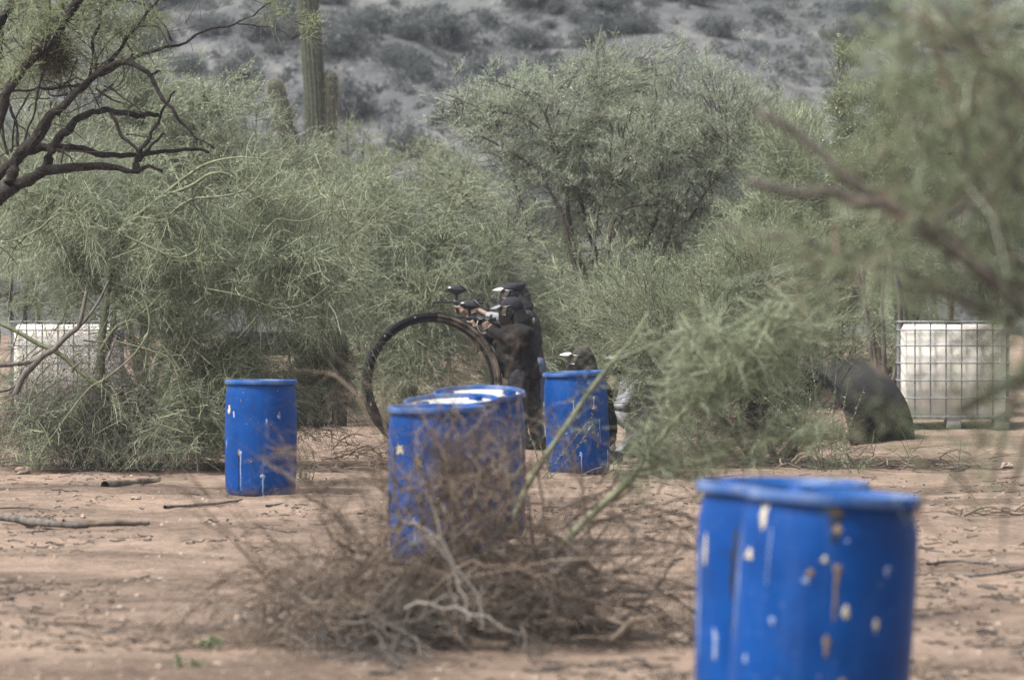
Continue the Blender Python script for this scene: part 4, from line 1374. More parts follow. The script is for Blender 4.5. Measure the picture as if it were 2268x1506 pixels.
def mask_parts(parent, off, H, tilt, vis_mat):
    """paintball mask: shell, lens, frame, visor, strap; face looks along -x"""
    H = np.array(H)
    Rm = np.array(Matrix.Rotation(tilt, 3, 'Y'))

    def Q(v):
        return H + Rm @ np.array(v)

    def arc(z, rx, ry, a, x0=0.0, n=21):
        return [Q((x0 - rx * math.cos(t), ry * math.sin(t), z)) for t in np.linspace(-a, a, n)]
    sh = PM()
    rows = [(.040, .112, .100, R(96), 0), (.020, .116, .101, R(98), 0), (.004, .118, .101, R(98), 0), (-.018, .124, .100, R(98), 0), (-.045, .132, .097, R(96), 0), (-.075, .136, .090, R(88), 0), (-.105, .128, .078, R(78), 0), (-.128, .110, .060, R(70), 0)]
    sh.loft([arc(z, rx, ry, a, x0) for z, rx, ry, a, x0 in rows], cap=False, closed=False)
    o = sh.obj('face_mask', M['mask'], parent, off)
    s = o.modifiers.new('thickness', 'SOLIDIFY')
    s.thickness = .006
    ln = PM()
    ln.loft([arc(z, rx, ry, a) for z, rx, ry, a in ((.050, .114, .100, R(68)), (.035, .1235, .106, R(72)), (.010, .128, .108, R(74)), (-.012, .1295, .107, R(70)), (-.026, .128, .102, R(62)))], cap=False, closed=False)
    ln.obj('lens', M['lens'], o, (0, 0, 0)).location = tuple(-np.array(off))
    fr_ = PM()
    fr_.tube(arc(.052, .120, .105, R(95)), .007, 6)
    fr_.tube(arc(-.030, .132, .104, R(80)), .006, 6)
    for s_ in (-1, 1):
        fr_.tube([Q((-.03, .108 * s_, .05)), Q((-.045, .110 * s_, .01)), Q((-.05, .106 * s_, -.03))], .008, 6)
    fr_.obj('lens_frame', M['mask'], o, (0, 0, 0)).location = tuple(-np.array(off))
    # cheek grille slots
    for s_ in (-1, 1):
        gsl = PM()
        for i in range(4):
            z = -.05 - .017 * i
            gsl.tube([Q((-.085 + .004 * i, (.085 - .006 * i) * s_, z)), Q((-.118 + .006 * i, (.05 - .004 * i) * s_, z))], .0035, 5)
        gsl.obj('grille', M['rubber'], o, (0, 0, 0)).location = tuple(-np.array(off))
    vs = PM()
    rows = []
    for f in np.linspace(0, 1, 6):
        rows.append([Q((-.085 - (.105 * f) * max(.05, math.cos(t)) ** .8 - .02 * math.cos(t), (.102 - .012 * f) * math.sin(t) * 1.0, .066 + .016 * math.cos(t) - .028 * f * f - .004 * f)) for t in np.linspace(-R(82), R(82), 17)])
    vs.loft(rows, cap=False, closed=False)
    v = vs.obj('visor', vis_mat, o, (0, 0, 0))
    v.location = tuple(-np.array(off))
    s = v.modifiers.new('thickness', 'SOLIDIFY')
    s.thickness = .005
    st_ = PM()
    st_.loft([[Q(((.108 + e) * math.sin(t) * -1, (.090 + e) * math.cos(t), z)) for t in np.linspace(0, 2 * math.pi, 33)[:-1]] for z, e in ((.002, 0), (.004, .004), (.036, .004), (.038, 0))], cap=False)
    st_.obj('strap', M['mask'], o, (0, 0, 0)).location = tuple(-np.array(off))
    return o


def vloft(m, rows, d, n=24):
    """body sections from a side view: (y px, left px, right px, half depth m, depth offset)"""
    s = d / FPX
    rings = []
    for y, xl, xr, hd, *o in rows:
        c = at((xl + xr) / 2, y, d + (o[0] if o else 0))
        rx = (xr - xl) / 2 * s
        rings.append([c + np.array([rx * math.copysign(abs(math.cos(t)) ** .85, math.cos(t)), hd * math.copysign(abs(math.sin(t)) ** .85, math.sin(t)), 0]) for t in np.linspace(0, 2 * math.pi, n + 1)[:-1]])
    m.loft(rings)


def standing(label, d, hc, torso, sleeves, hands, legs, hat, mats, htilt=0.0, vis=None, hood=None, feet=None, yg=None):
    base = gpt(feet[0][0], d)
    body = PM()
    H = at(hc[0], hc[1], d)
    head(body, H)
    body.tube([H + (.012, 0, -.06), H + (.03, 0, -.15), H + (.06, 0, -.24)], [.055, .056, .075], 12)
    # torso under the clothes
    tr = torso
    vloft(body, [(y, xl + 12, xr - 12, max(.03, hd - .05)) for y, xl, xr, hd in tr[1:]], d)
    for sl in sleeves:
        body.tube([at(x, y, d + o) for x, y, o, r in sl], [r * .62 for *_, r in sl], 10)
    for (g0, gax, start, sgn, wr) in hands:
        hand(body, g0, gax, start, sgn, wrist=wr)
    for lg in legs:
        body.tube([at(x, y, d + o) for x, y, o, r in lg], [r * .75 for *_, r in lg], 10)
    p = body.obj('person', M['skin'], None, base)
    p.location = base
    tag(p, label, 'person')
    remesh(p, .0065, 3)
    jk = PM()
    vloft(jk, tr, d)
    for sl in sleeves:
        jk.tube([at(x, y, d + o) for x, y, o, r in sl], [r for *_, r in sl], 14)
    j = jk.obj('jacket', mats['jacket'], p, base)
    remesh(j, .012, 5, .042, .09)
    if hood:
        hd_ = PM()
        hd_.tube([at(x, y, d + o) for x, y, o, r in hood], [r for *_, r in hood], 16)
        h_ = hd_.obj('hood', mats['jacket'], p, base)
        remesh(h_, .010, 5, .018, .07)
    for lg in legs:
        t = PM()
        t.tube([at(x, y, d + o) for x, y, o, r in lg], [r for *_, r in lg], 14)
        q = t.obj('trouser_leg', mats['legs'], p, base)
        remesh(q, .012, 5, .03, .09)
    for (x, y, o) in feet:
        f = PM()
        c = at(x, y, d + o)
        c[2] = float(gbase(c[0], c[1]))
        f.tube([c + (.06, 0, .045), c + (0, 0, .05), c + (-.10, 0, .040), c + (-.18, 0, .03)], [.045, .05, .042, .028], 12)
        s = f.obj('shoe', M['rubber'], p, base)
        remesh(s, .010, 3)
    ht = PM()
    hat(ht, H)
    h2 = ht.obj('knit_hat', M['knit'], p, base)
    remesh(h2, .008, 4)
    mask_parts(p, base, H, htilt, vis)
    return p


def beanie(m, H):
    rows = []
    for z, rx, ry, x in ((.018, .112, .091, .012), (.035, .120, .098, .012), (.055, .120, .098, .012), (.085, .112, .092, .012), (.11, .098, .080, .014), (.132, .072, .06, .016), (.145, .035, .03, .018)):
        rows.append([np.array(H) + (x + rx * math.cos(t), ry * math.sin(t), z + .10 * (x + rx * math.cos(t)) * -.6) for t in np.linspace(0, 2 * math.pi, 25)[:-1]])
    m.loft(rows)


def slouch(m, H):
    rows = []
    for z, rx, ry, x in ((.045, .105, .088, .010), (.065, .116, .097, .012), (.082, .118, .100, .018), (.102, .116, .098, .030), (.120, .104, .088, .040), (.130, .08, .07, .045), (.135, .04, .035, .05)):
        rows.append([np.array(H) + (x + rx * math.cos(t), ry * math.sin(t), z) for t in np.linspace(0, 2 * math.pi, 25)[:-1]])
    m.loft(rows)


# paintball markers -------------------------------------------------------
def marker(label, tx, ty, d, rot, hose):
    """local x runs from the muzzle backwards; pixels of the photograph as units"""
    s = d / FPX
    o = empty('paintball_marker', at(tx, ty, d), (0, R(rot), 0))
    tag(o, label, 'paintball marker', 'paintball markers aimed left')

    def px(u, v, y=0.0):
        return (u * s, y, -v * s)
    PM().tube([px(0, 0), px(2, 0), px(9, 0), px(10, 0), px(50, 0)], [.0135, .0145, .0145, .0115, .0115], 12).obj('barrel', M['gun'], o)
    b = PM()
    b.box((45 * s, -.016, -.026), (70 * s, .016, .020), .005)
    b.box((68 * s, -.020, -.030), (103 * s, .020, .018), .006)
    b.box((100 * s, -.014, -.022), (112 * s, .014, .014), .005)
    body = b.obj('marker_body', M['gun'], o)
    r = PM()
    for i in range(9):
        u = 60 + i * 4.4
        r.box((u * s, -.011, .019), ((u + 2.8) * s, .011, .026), .001)
    r.box((98 * s, -.010, .018), (104 * s, .010, .042), .003)
    r.obj('top_rail', M['gun'], body)
    for u0, u1 in ((73, 82), (88, 97)):
        PM().box((u0 * s, -.0225, -.012), (u1 * s, -.0195, -.001), .001).obj('side_plate', M['hlid'], body)
    PM().tube([px(53, 4), px(55, 12), px(58, 24)], [.015, .014, .0135], 10).obj('foregrip', M['gun'], o)
    PM().tube([px(86, 5), px(89, 16), px(92, 27)], [.018, .017, .017], 10).obj('grip', M['gun'], o)
    PM().tube([px(72, 6), px(73, 14), px(79, 15), px(85, 12)], .004, 6).obj('trigger_guard', M['gun'], o)
    PM().tube([px(80, 6), px(79, 10), px(80, 12.5)], .004, 6).obj('trigger', M['gun'], o)
    PM().tube([px(52, -17), px(52, -4)], [.020, .017], 14, False).obj('feed_neck', M['gun'], o)
    # hopper: boat-shaped body with a sloping lid
    h = PM()
    rows = []
    for u, v0, v1, wd in ((27.5, -29.5, -28.5, .008), (30, -33, -25.5, .026), (35, -36, -22, .040), (41, -38, -19, .047), (48, -38.2, -16.5, .050), (55, -37.5, -16, .050), (61, -37.5, -18.5, .049), (67, -33, -21.5, .046), (73, -27.5, -24, .034), (76, -25.3, -24.6, .012)):
        cz = (v0 + v1) / 2
        hz_ = (v1 - v0) / 2
        rows.append([(u * s, wd * math.cos(t), -(cz + hz_ * math.sin(t) * -1) * s) for t in np.linspace(0, 2 * math.pi, 25)[:-1]])
    h.loft(rows)
    hp = h.obj('hopper', M['hopper'], o)
    l = PM()
    l.loft([[(u * s + t * .004, wd, -(v) * s + t * .006) for u, v, wd in ((61.5, -40.5, -.038), (61.5, -40.5, .038), (69, -33.5, .050), (77, -25, .030), (77, -25, -.030), (69, -33.5, -.050))] for t in (0, 1)])
    l.obj('hopper_lid', M['hlid'], hp)
    if hose:
        P, rr_ = resample(np.array([px(93, 27), px(88, 33, -.02), px(80, 32, -.03), px(73, 24, -.035), px(70, 14, -.03), px(72, 6, -.02)]), .005, .005, 16)
        PM().tube(P, list(rr_), 8).obj('air_hose', M['hose'], o)
    P = PM()
    P.tube([px(92, 27), px(104, 33), px(128, 40)], [.018, .036, .036], 14)
    P.obj('air_tank', M['gun'], o)
    return o


DA, DB = 40.1, 39.3
marker('black paintball marker aimed by the player standing behind, topmost of the two', 959, 669, DA, .5, False)
marker('black paintball marker with a hanging hose, lower and nearer of the two', 987, 702, DB, 2.2, True)
sA, sB = DA / FPX, DB / FPX


def gun_pt(tx, ty, d, rot, u, v):
    a = R(rot)
    return at(tx + u * math.cos(a) + v * -math.sin(a) * -1 * 0, ty + v + u * math.sin(a), d)


def gaxis(tx, ty, d, rot, u0, v0, u1, v1):
    return gun_pt(tx, ty, d, rot, u1, v1) - gun_pt(tx, ty, d, rot, u0, v0)


# player standing behind
gA = (959, 669, DA, .5)
pA = standing('player in black hoodie and jeans aiming a marker, standing behind the shorter player', DA, (1134, 655),
              [(681, 1140, 1166, .06), (692, 1128, 1183, .15), (710, 1120, 1194, .20), (735, 1116, 1200, .19), (765, 1116, 1202, .17), (795, 1120, 1205, .17), (806, 1122, 1206, .17)],
              [[(1160, 704, -.17, .075), (1128, 722, -.22, .062), (1100, 708, -.12, .047), (1088, 701, -.06, .040)], [(1150, 704, .17, .075), (1105, 716, .22, .060), (1058, 708, .12, .046), (1042, 704, .05, .040)]],
              [(gun_pt(*gA, 86, 7), gaxis(*gA, 86, 5, 92, 27), R(180), 1, at(1088, 701, DA - .06)), (gun_pt(*gA, 53, 9), gaxis(*gA, 53, 4, 58, 24), R(200), -1, at(1042, 704, DA + .05))],
              [[(1186, 812, -.09, .120), (1188, 850, -.10, .105), (1186, 905, -.11, .075), (1196, 985, -.11, .06)], [(1160, 805, .09, .115), (1156, 850, .10, .10), (1150, 905, .10, .075), (1160, 985, .10, .06)], ],
              slouch, {'jacket': M['cloth_char'], 'legs': M['denim']}, R(2), M['visor_glare'],
              hood=[(1150, 660, 0, .080), (1156, 670, 0, .085), (1164, 680, 0, .088), (1158, 689, 0, .095)], feet=[(1198, 990, -.11), (1162, 990, .10)])
# hair under the hat, rolled pale cuffs and back badge
baseA = np.array(pA.location)
h_ = PM()
h_.tube([at(1156, 640, DA), at(1163, 655, DA), at(1164, 672, DA)], [.045, .062, .058], 14)
q = h_.obj('hair', M['hair'], pA, baseA)
remesh(q, .010, 3, .022, .03)
c_ = PM()
c_.tube([at(1120, 706, DA - .17), at(1100, 703, DA - .13), at(1084, 699, DA - .055)], [.050, .050, .044], 14)
q = c_.obj('cuff', M['cloth_pale'], pA, baseA)
remesh(q, .010, 3, .012, .05)
bd = PM()
bd.loft([[at(1182 + 3.6 * f * math.cos(t) + .5, 711 + 7.5 * f * math.sin(t), DA - .178 - .02 * (1 - f)) for t in np.linspace(0, 2 * math.pi, 19)[:-1]] for f in (1.0, .9, .3)])
bd.obj('badge', M['badge'], pA, baseA)

# shorter player in front
gB = (987, 702, DB, 2.2)
pB = standing('shorter player in black jacket and knit hat aiming a marker, nearest the ring', DB, (1131, 689),
              [(713, 1135, 1164, .07), (722, 1116, 1174, .15), (735, 1098, 1180, .20), (760, 1090, 1183, .19), (790, 1098, 1187, .18), (815, 1107, 1194, .185), (838, 1113, 1200, .19)],
              [[(1166, 738, -.18, .082), (1130, 752, -.25, .068), (1102, 737, -.12, .050), (1090, 729, -.05, .042)], [(1152, 738, .18, .08), (1100, 758, .22, .064), (1066, 744, .12, .050), (1054, 734, .04, .042)]],
              [(gun_pt(*gB, 86, 7), gaxis(*gB, 86, 5, 92, 27), R(180), 1, at(1090, 729, DB - .05)), (gun_pt(*gB, 53, 8), gaxis(*gB, 53, 4, 58, 24), R(200), -1, at(1054, 734, DB + .04))],
              [[(1150, 830, -.09, .12), (1146, 870, -.10, .105), (1150, 920, -.10, .08), (1160, 985, -.10, .062)], [(1172, 830, .09, .12), (1176, 870, .10, .10), (1182, 920, .10, .08), (1192, 985, .10, .062)]],
              beanie, {'jacket': M['cloth_black'], 'legs': M['denim_dark']}, R(-9), M['visor'],
              hood=[(1146, 694, 0, .088), (1148, 704, 0, .095), (1154, 714, 0, .105)], feet=[(1160, 992, -.10), (1192, 992, .10)])


def kneeling(label, x, y, d, cm, lm, vis):
    base = gpt(x + 10, d)
    s = d / FPX
    H = at(x, y, d)
    body = PM()
    head(body, H)
    z0 = base[2]
    hip = np.array([H[0] + .18, d, z0 + .32])
    chest = np.array([H[0] + .10, d, H[2] - .30])
    body.tube([H + (.01, 0, -.06), H + (.03, 0, -.16), chest, hip], [.055, .055, .10, .10], 12)
    arms = []
    for sd_ in (-1, 1):
        sh = chest + (0, .17 * sd_, .10)
        el = sh + (-.12, .06 * sd_, -.22)
        wr = el + (-.22, -.10 * sd_, .03)
        arms.append((sh, el, wr))
        body.tube([sh, el, wr], [.05, .042, .03], 10)
        hand(body, wr + np.array([-.05, 0, .03]), (0, 0, -1), R(180), sd_, wrist=wr)
    legs = []
    for sd_, up_ in ((-1, 0), (1, 1)):
        if up_:
            kn = hip + (-.36, .09 * sd_, .14)
            an = np.array([kn[0] + .04, kn[1], z0 + .09])
        else:
            kn = np.array([hip[0] - .26, hip[1] + .09 * sd_, z0 + .09])
            an = np.array([hip[0] + .16, hip[1] + .09 * sd_, z0 + .08])
        legs.append((hip + (0, .09 * sd_, 0), kn, an))
        body.tube(legs[-1], [.08, .058, .042], 10)
    p = body.obj('person', M['skin'], None, base)
    p.location = base
    tag(p, label, 'person')
    remesh(p, .0075, 3)
    jk = PM()
    jk.tube([H + (.03, 0, -.14), chest, (chest + hip) / 2, hip], [.09, .20, .19, .18], 18)
    for sh, el, wr in arms:
        jk.tube([sh, el, wr], [.078, .062, .045], 12)
    remesh(jk.obj('jacket', cm, p, base), .013, 5, .03, .1)
    for lg in legs:
        t = PM()
        t.tube(lg, [.115, .085, .06], 12)
        remesh(t.obj('trouser_leg', lm, p, base), .013, 5, .03, .1)
        f = PM()
        c = np.array(lg[2])
        f.tube([c + (.02, 0, -.02), c + (-.05, 0, -.035), c + (-.14, 0, -.05)], [.045, .045, .03], 10)
        remesh(f.obj('shoe', M['rubber'], p, base), .01, 3)
    hd_ = PM()
    hd_.ell(H + (.02, 0, .02), (.115, .10, .125), 20, 14)
    hd_.tube([H + (.06, 0, .0), H + (.08, 0, -.12), H + (.06, 0, -.20)], [.09, .10, .11], 14)
    remesh(hd_.obj('hood', M['camo'] if cm is not M['cloth_pale'] else cm, p, base), .010, 4, .025, .07)
    mask_parts(p, base, H, R(3), vis)
    return p


kneeling('player kneeling behind the right-hand blue drum, dark hood and pale visor', 1286, 800, 36.6, M['cloth_black'], M['denim_dark'], M['visor_glare'])
kneeling('player in pale clothes kneeling half hidden by the green shrub', 1385, 806, 37.4, M['cloth_pale'], M['cloth_pale'], M['visor_glare'])

# ------------------------------------------------------------ brush pile in front
DP = 17.2
rp = np.random.default_rng(91)
pb = np.array([(960 - 1134) / FPX * DP, DP, 0.0])
pile = empty('brush_pile', pb)
tag(pile, 'heap of dead brown brushwood in the centre foreground', 'brush pile')


def gy(x, d):
    """pixel row of the ground at that distance"""
    return 680 + (CAMH) * FPX / d


DEAD = [
    ([(730, 1300), (800, 1250), (870, 1180), (905, 1160), (1000, 1140), (1060, 1110), (1120, 1060)], 17.4, 7, 3.5),
    ([(870, 1180), (940, 1120), (960, 1060), (985, 1000), (1000, 940), (1005, 880)], 17.4, 5, 2),
    ([(640, 1400), (720, 1330), (800, 1270), (900, 1200), (1010, 1150)], 17.0, 6, 2.5),
    ([(1000, 1330), (1060, 1250), (1110, 1150), (1130, 1080), (1110, 1000), (1080, 960)], 18.0, 7, 2),
    ([(1120, 1330), (1115, 1210), (1120, 1130), (1140, 1060), (1180, 1020)], 18.2, 8, 4),
    ([(560, 1420), (580, 1370), (600, 1330), (690, 1290)], 16.9, 8, 3), ([(590, 1330), (620, 1380), (600, 1410)], 16.9, 6, 3),
    ([(660, 1385), (760, 1400), (850, 1420), (960, 1425)], 16.8, 7, 4), ([(1030, 1365), (1080, 1390), (1140, 1425)], 16.7, 9, 6),
    ([(760, 1240), (762, 1200), (765, 1160)], 17.6, 5, 3), ([(1250, 1330), (1330, 1260), (1420, 1200), (1490, 1170)], 18, 5, 2),
    ([(1180, 1310), (1300, 1290), (1420, 1300), (1500, 1330)], 17.4, 6, 2), ([(900, 1400), (1000, 1330), (1130, 1290), (1240, 1280)], 17.2, 5, 2),
    ([(820, 1390), (880, 1330), (960, 1300), (1060, 1300)], 17.3, 5, 3), ([(1240, 1180), (1290, 1130), (1350, 1110), (1400, 1080)], 18.4, 7, 5),
    ([(1260, 1200), (1300, 1160), (1420, 1150)], 18.5, 4, 2), ([(700, 1420), (560, 1430), (450, 1440), (380, 1440)], 16.7, 5, 3),
    ([(380, 1445), (330, 1440), (270, 1430), (215, 1410), (195, 1395)], 16.6, 5, 2), ([(375, 1425), (345, 1395), (300, 1375)], 16.7, 4, 2.5),
]
plimbs = []
for k, (q, d, a_, b_) in enumerate(DEAD):
    P, r = poly(q, d, a_, b_, wig=.012, seed=200 + k)
    P[:, 2] = np.maximum(P[:, 2], .02)
    plimbs.append((P, r))
    limb_obj('dead_branch', [(P, r * .7)], M['limb_brown'] if k % 3 else M['log'], pile, pb, 7, .07, 300 + k)


def pile_twigs(n, x0, x1, y0, y1, d0, d1, mat, L, wd, dirb, spread, droop, name='dry_twigs'):
    st = rnd_in_px(x0, x1, y0, y1, d0, d1, n, rp)
    st[:, 2] = np.maximum(st[:, 2], .02)
    dr = unit(np.array(dirb) + rp.normal(size=(n, 3)) * spread)
    return fan(pile, pb, mat, name, st, dr, L, wd, rp, K=7, droop=droop, curl=.45)


D1, D2 = M['dead_twig'], M['dead_grey']


def ribs(P, W, mat, name, rng):
    P = P.copy()
    P[..., 2] = np.maximum(P[..., 2], gbase(P[..., 0], P[..., 1]) + .012)
    m = NM()
    m.ribbons(P, W, rng)
    o = m.obj(name, mat, pile, pb)
    o["kind"] = "stuff"


def dead_boughs(n, box, dirb, spread, L, r, mat, subs, sprigs, droop=.25, subL=.30, seed=0):
    """dry boughs that fork into side twigs and those into fine sprigs"""
    rng = np.random.default_rng(seed)
    st = rnd_in_px(*box, n, rng)
    st[:, 2] = np.maximum(st[:, 2], .02)
    dr = unit(np.array(dirb) + rng.normal(size=(n, 3)) * spread)
    K = 9
    u = np.linspace(0, 1, K)[None, :, None]
    T = st[:, None] + (L * (.55 + .7 * rng.random(n)))[:, None, None] * (dr[:, None] * u + rng.normal(size=(n, 1, 3)) * .35 * u * u + np.array([0, 0, -droop]) * u * u)
    T = T + rng.normal(size=T.shape) * .010
    T[..., 2] = np.maximum(T[..., 2], .015)
    m = NM()
    m.tubes(T, .62 * r * np.linspace(1.2, .35, K)[None] * (.6 + .8 * rng.random((n, 1))), 5)
    m.obj('dry_boughs', mat, pile, pb, smooth=True)["kind"] = "stuff"
    ns = n * subs
    ti = rng.integers(0, n, ns)
    fi = rng.integers(1, K - 1, ns)
    C = T[ti, fi] + (T[ti, fi + 1] - T[ti, fi]) * rng.random((ns, 1))
    tg = unit(T[ti, fi + 1] - T[ti, fi])
    D = unit(tg * 1.0 + rng.normal(size=(ns, 3)) * .55)
    K2 = 6
    u = np.linspace(0, 1, K2)[None, :, None]
    B = C[:, None] + (subL * (.4 + .9 * rng.random(ns)))[:, None, None] * (D[:, None] * u + rng.normal(size=(ns, 1, 3)) * .3 * u * u + np.array([0, 0, -.18]) * u * u)
    B = B + rng.normal(size=B.shape) * .004
    ribs(B, .0042 * np.linspace(1.1, .5, K2)[None] * (.6 + .7 * rng.random((ns, 1))), mat, 'dry_twigs', rng)
    nf = ns * sprigs
    ti = rng.integers(0, ns, nf)
    fi = rng.integers(1, K2 - 1, nf)
    C = B[ti, fi] + (B[ti, fi + 1] - B[ti, fi]) * rng.random((nf, 1))
    D = unit(unit(B[ti, fi + 1] - B[ti, fi]) * 1.0 + rng.normal(size=(nf, 3)) * .6)
    u = np.linspace(0, 1, 3)[None, :, None]
    F = C[:, None] + (.085 * (.4 + .9 * rng.random(nf)))[:, None, None] * (D[:, None] * u + rng.normal(size=(nf, 1, 3)) * .3 * u * u)
    ribs(F, .0026 * np.linspace(1.1, .5, 3)[None] * (.6 + .7 * rng.random((nf, 1))), mat, 'dry_sprigs', rng)


LD = M['limb_dark']
dead_boughs(34, (700, 1000, 1260, 1400, 16.7, 17.8), (.7, 0, .55), (.35, .4, .25), .85, .010, D1, 16, 7, .30, .34, 1)
dead_boughs(18, (860, 1090, 1120, 1240, 16.9, 17.6), (.12, 0, .9), (.35, .35, .25), .55, .008, D1, 15, 8, .25, .24, 2)
dead_boughs(27, (1020, 1360, 1220, 1370, 17.0, 18.4), (-.4, 0, .35), (.7, .4, .22), .75, .010, D1, 15, 6, .25, .32, 3)
dead_boughs(17, (600, 820, 1300, 1420, 16.5, 17.4), (-.75, 0, .30), (.3, .4, .15), .75, .008, D1, 12, 6, .30, .30, 4)
dead_boughs(14, (760, 900, 1180, 1330, 16.8, 17.5), (-.6, 0, .35), (.4, .4, .3), .60, .007, D1, 12, 7, .35, .28, 5)
dead_boughs(40, (1000, 1370, 1290, 1400, 16.6, 17.8), (.1, 0, .16), (.6, .5, .14), .70, .011, LD, 15, 4, .18, .28, 6)
dead_boughs(38, (600, 1080, 1330, 1430, 16.4, 17.3), (.1, 0, .12), (.9, .5, .12), .55, .011, D2, 15, 3, .15, .26, 7)
dead_boughs(40, (640, 1340, 1310, 1420, 16.9, 17.9), (.0, 0, .18), (.9, .5, .15), .60, .010, LD, 17, 4, .15, .26, 8)
dead_boughs(14, (1150, 1420, 1060, 1220, 17.9, 18.6), (.45, 0, .35), (.5, .4, .3), .50, .007, LD, 12, 6, .2, .26, 9)
dead_boughs(10, (980, 1120, 1020, 1150, 17.0, 17.4), (.0, 0, .6), (.6, .4, .3), .26, .004, D1, 10, 8, .2, .18, 10)
g = np.random.default_rng(4)
for k in range(10):
    x = 600 + 850 * g.random()
    d = 16.2 + 1.3 * g.random()
    p0 = gpt(x, d) + (0, 0, .02 + .05 * g.random())
    L = .22 + .35 * g.random()
    a = g.normal() * .5 + (math.pi if g.random() < .5 else 0)
    p1 = p0 + np.array([math.cos(a) * L, math.sin(a) * L * .5, .14 * g.random()])
    mid = (p0 + p1) / 2 + g.normal(size=3) * .035
    limb_obj('broken_stick', [resample(np.array([p0, mid, p1]), .006 + .009 * g.random(), .004 + .005 * g.random(), 9, .008, k)], (M['log'], M['limb_grey'])[k % 2], pile, pb, 7, .10, k)

# live green bough lying across the pile
lb = np.array([(1260 - 1134) / FPX * 18.3, 18.3, 0.0])
z6 = lambda L: [(1200 + a / 2.1236, 600 + b / 2.1236) + tuple(c) for a, b, *c in L]
GL = [
    poly([(1225, 1230), (1290, 1160)] + z6([(330, 1060), (430, 970), (500, 860), (640, 690), (760, 580), (900, 500), (1060, 430), (1200, 330)]), 18.2, 10, 3),
    poly([(1130, 1180), (1165, 1080)] + z6([(0, 900), (150, 680), (230, 560), (330, 430), (420, 330), (500, 200)]), 18.0, 8.5, 3.5),
    poly(z6([(450, 960), (700, 910), (900, 860), (1100, 790), (1300, 770)]), 18.1, 5, 2),
    poly(z6([(760, 580), (900, 440), (1050, 300), (1150, 150)]), 18.1, 4, 1.5),
    poly(z6([(640, 690), (660, 560), (720, 420), (800, 280)]), 18.3, 4, 1.5),
    poly(z6([(330, 430), (560, 330), (760, 250)]), 17.9, 3.5, 1.5),
]
genv = []
for li, (P_, r_) in enumerate(GL):
    for i in range(len(P_) // 4 + (4 if li < 2 else 0), len(P_), 2):
        genv.append((P_[i], np.array([.13, .16, .11]), {1: .08, 5: .4}.get(li, 1.0)))
GB = plant('fallen_bough', 'green palo verde bough slanting up to the right out of the dead brush heap', 'bough', lb, GL, genv,
           560, 7, .14, .0026, 5, .011, .0048, (M['limb_green'], M['pv_twig'], M['pv_leaf']), 33, droop=.05, up=.25, out=1.1, spread=.55, curl=.4, gap=.34, gsc=.16, branch_r=.0028, limb_mat=M['limb_green'], reach=.30, zmin=.05)
st = rnd_in_px(640, 700, 985, 1030, 17.0, 17.3, 16, rp)
fan(pile, pb, D1, 'dry_twigs', st + (0.02, 0, 0), unit(np.array((-1, 0, .05)) + rp.normal(size=(16, 3)) * .16), .26, .004, rp, K=6, droop=.12, curl=.25)

# ------------------------------------------------------------ small plants and twig heaps
def sprig(x, d, h, n, label, seed, mat='pv_leaf', lean=0.0, spread=.35):
    g = np.random.default_rng(seed)
    b = gpt(x, d)
    o = empty('seedling', b)
    tag(o, label, 'seedling', 'leafy shoots')
    K = 8
    u = np.linspace(0, 1, K)[None, :, None]
    dr = unit(np.array((lean, 0, 1.0)) + g.normal(size=(n, 3)) * (spread, spread * .6, .1))
    L = h * (.5 + .6 * g.random(n))[:, None, None]
    T = b[None, None] + g.normal(size=(n, 1, 3)) * (.05, .04, 0) + L * (dr[:, None] * u + g.normal(size=(n, 1, 3)) * .25 * u * u)
    m = NM()
    m.tubes(T, np.linspace(.005, .002, K)[None] * np.ones((n, 1)), 3)
    m.obj('stem', M['limb_green'], o, b)["kind"] = "stuff"
    nl = n * 60
    ti = g.integers(0, n, nl)
    f = (.2 + .8 * g.random(nl)) * (K - 1)
    i0 = np.minimum(f.astype(int), K - 2)
    fr = (f - i0)[:, None]
    C = T[ti, i0] * (1 - fr) + T[ti, i0 + 1] * fr
    m = NM()
    m.leaves(C, g.normal(size=(nl, 3)) + (0, 0, .4), .026 * (.6 + .8 * g.random(nl)), .012 * (.6 + .8 * g.random(nl)), g)
    m.obj('leaves', M[mat], o, b)["kind"] = "stuff"


sprig(905, 37.6, 1.15, 9, 'slender leafy shoots rising in front of the black ring', 1, 'pv_leaf', -.1, .30)
sprig(1075, 37.8, .75, 4, 'leafy shoot between the ring and the players', 2, 'pv_leaf', .05, .2)
sprig(1200, 33.5, .55, 5, 'leafy shoot beside the rearmost of the three close drums', 3, 'pv_leaf', .2, .3)
sprig(1830, 35.2, 1.0, 8, 'leafy shoots in front of the corrugated arch', 4, 'sh_leaf', -.1, .4)
sprig(1900, 34.6, .5, 6, 'low leafy shoots below the white tote', 5, 'sh_leaf', .1, .5)
sprig(670, 32.5, .38, 7, 'thin leafy shoots right of the lone blue drum', 6, 'pv_leaf', -.2, .6)
sprig(495, 16.9, .07, 4, 'tiny green seedling at the left foot of the brush heap', 7, 'mq_leaf', .0, .5)
sprig(445, 15.9, .05, 4, 'tiny green seedling in the bottom left foreground', 8, 'mq_leaf', .0, .5)


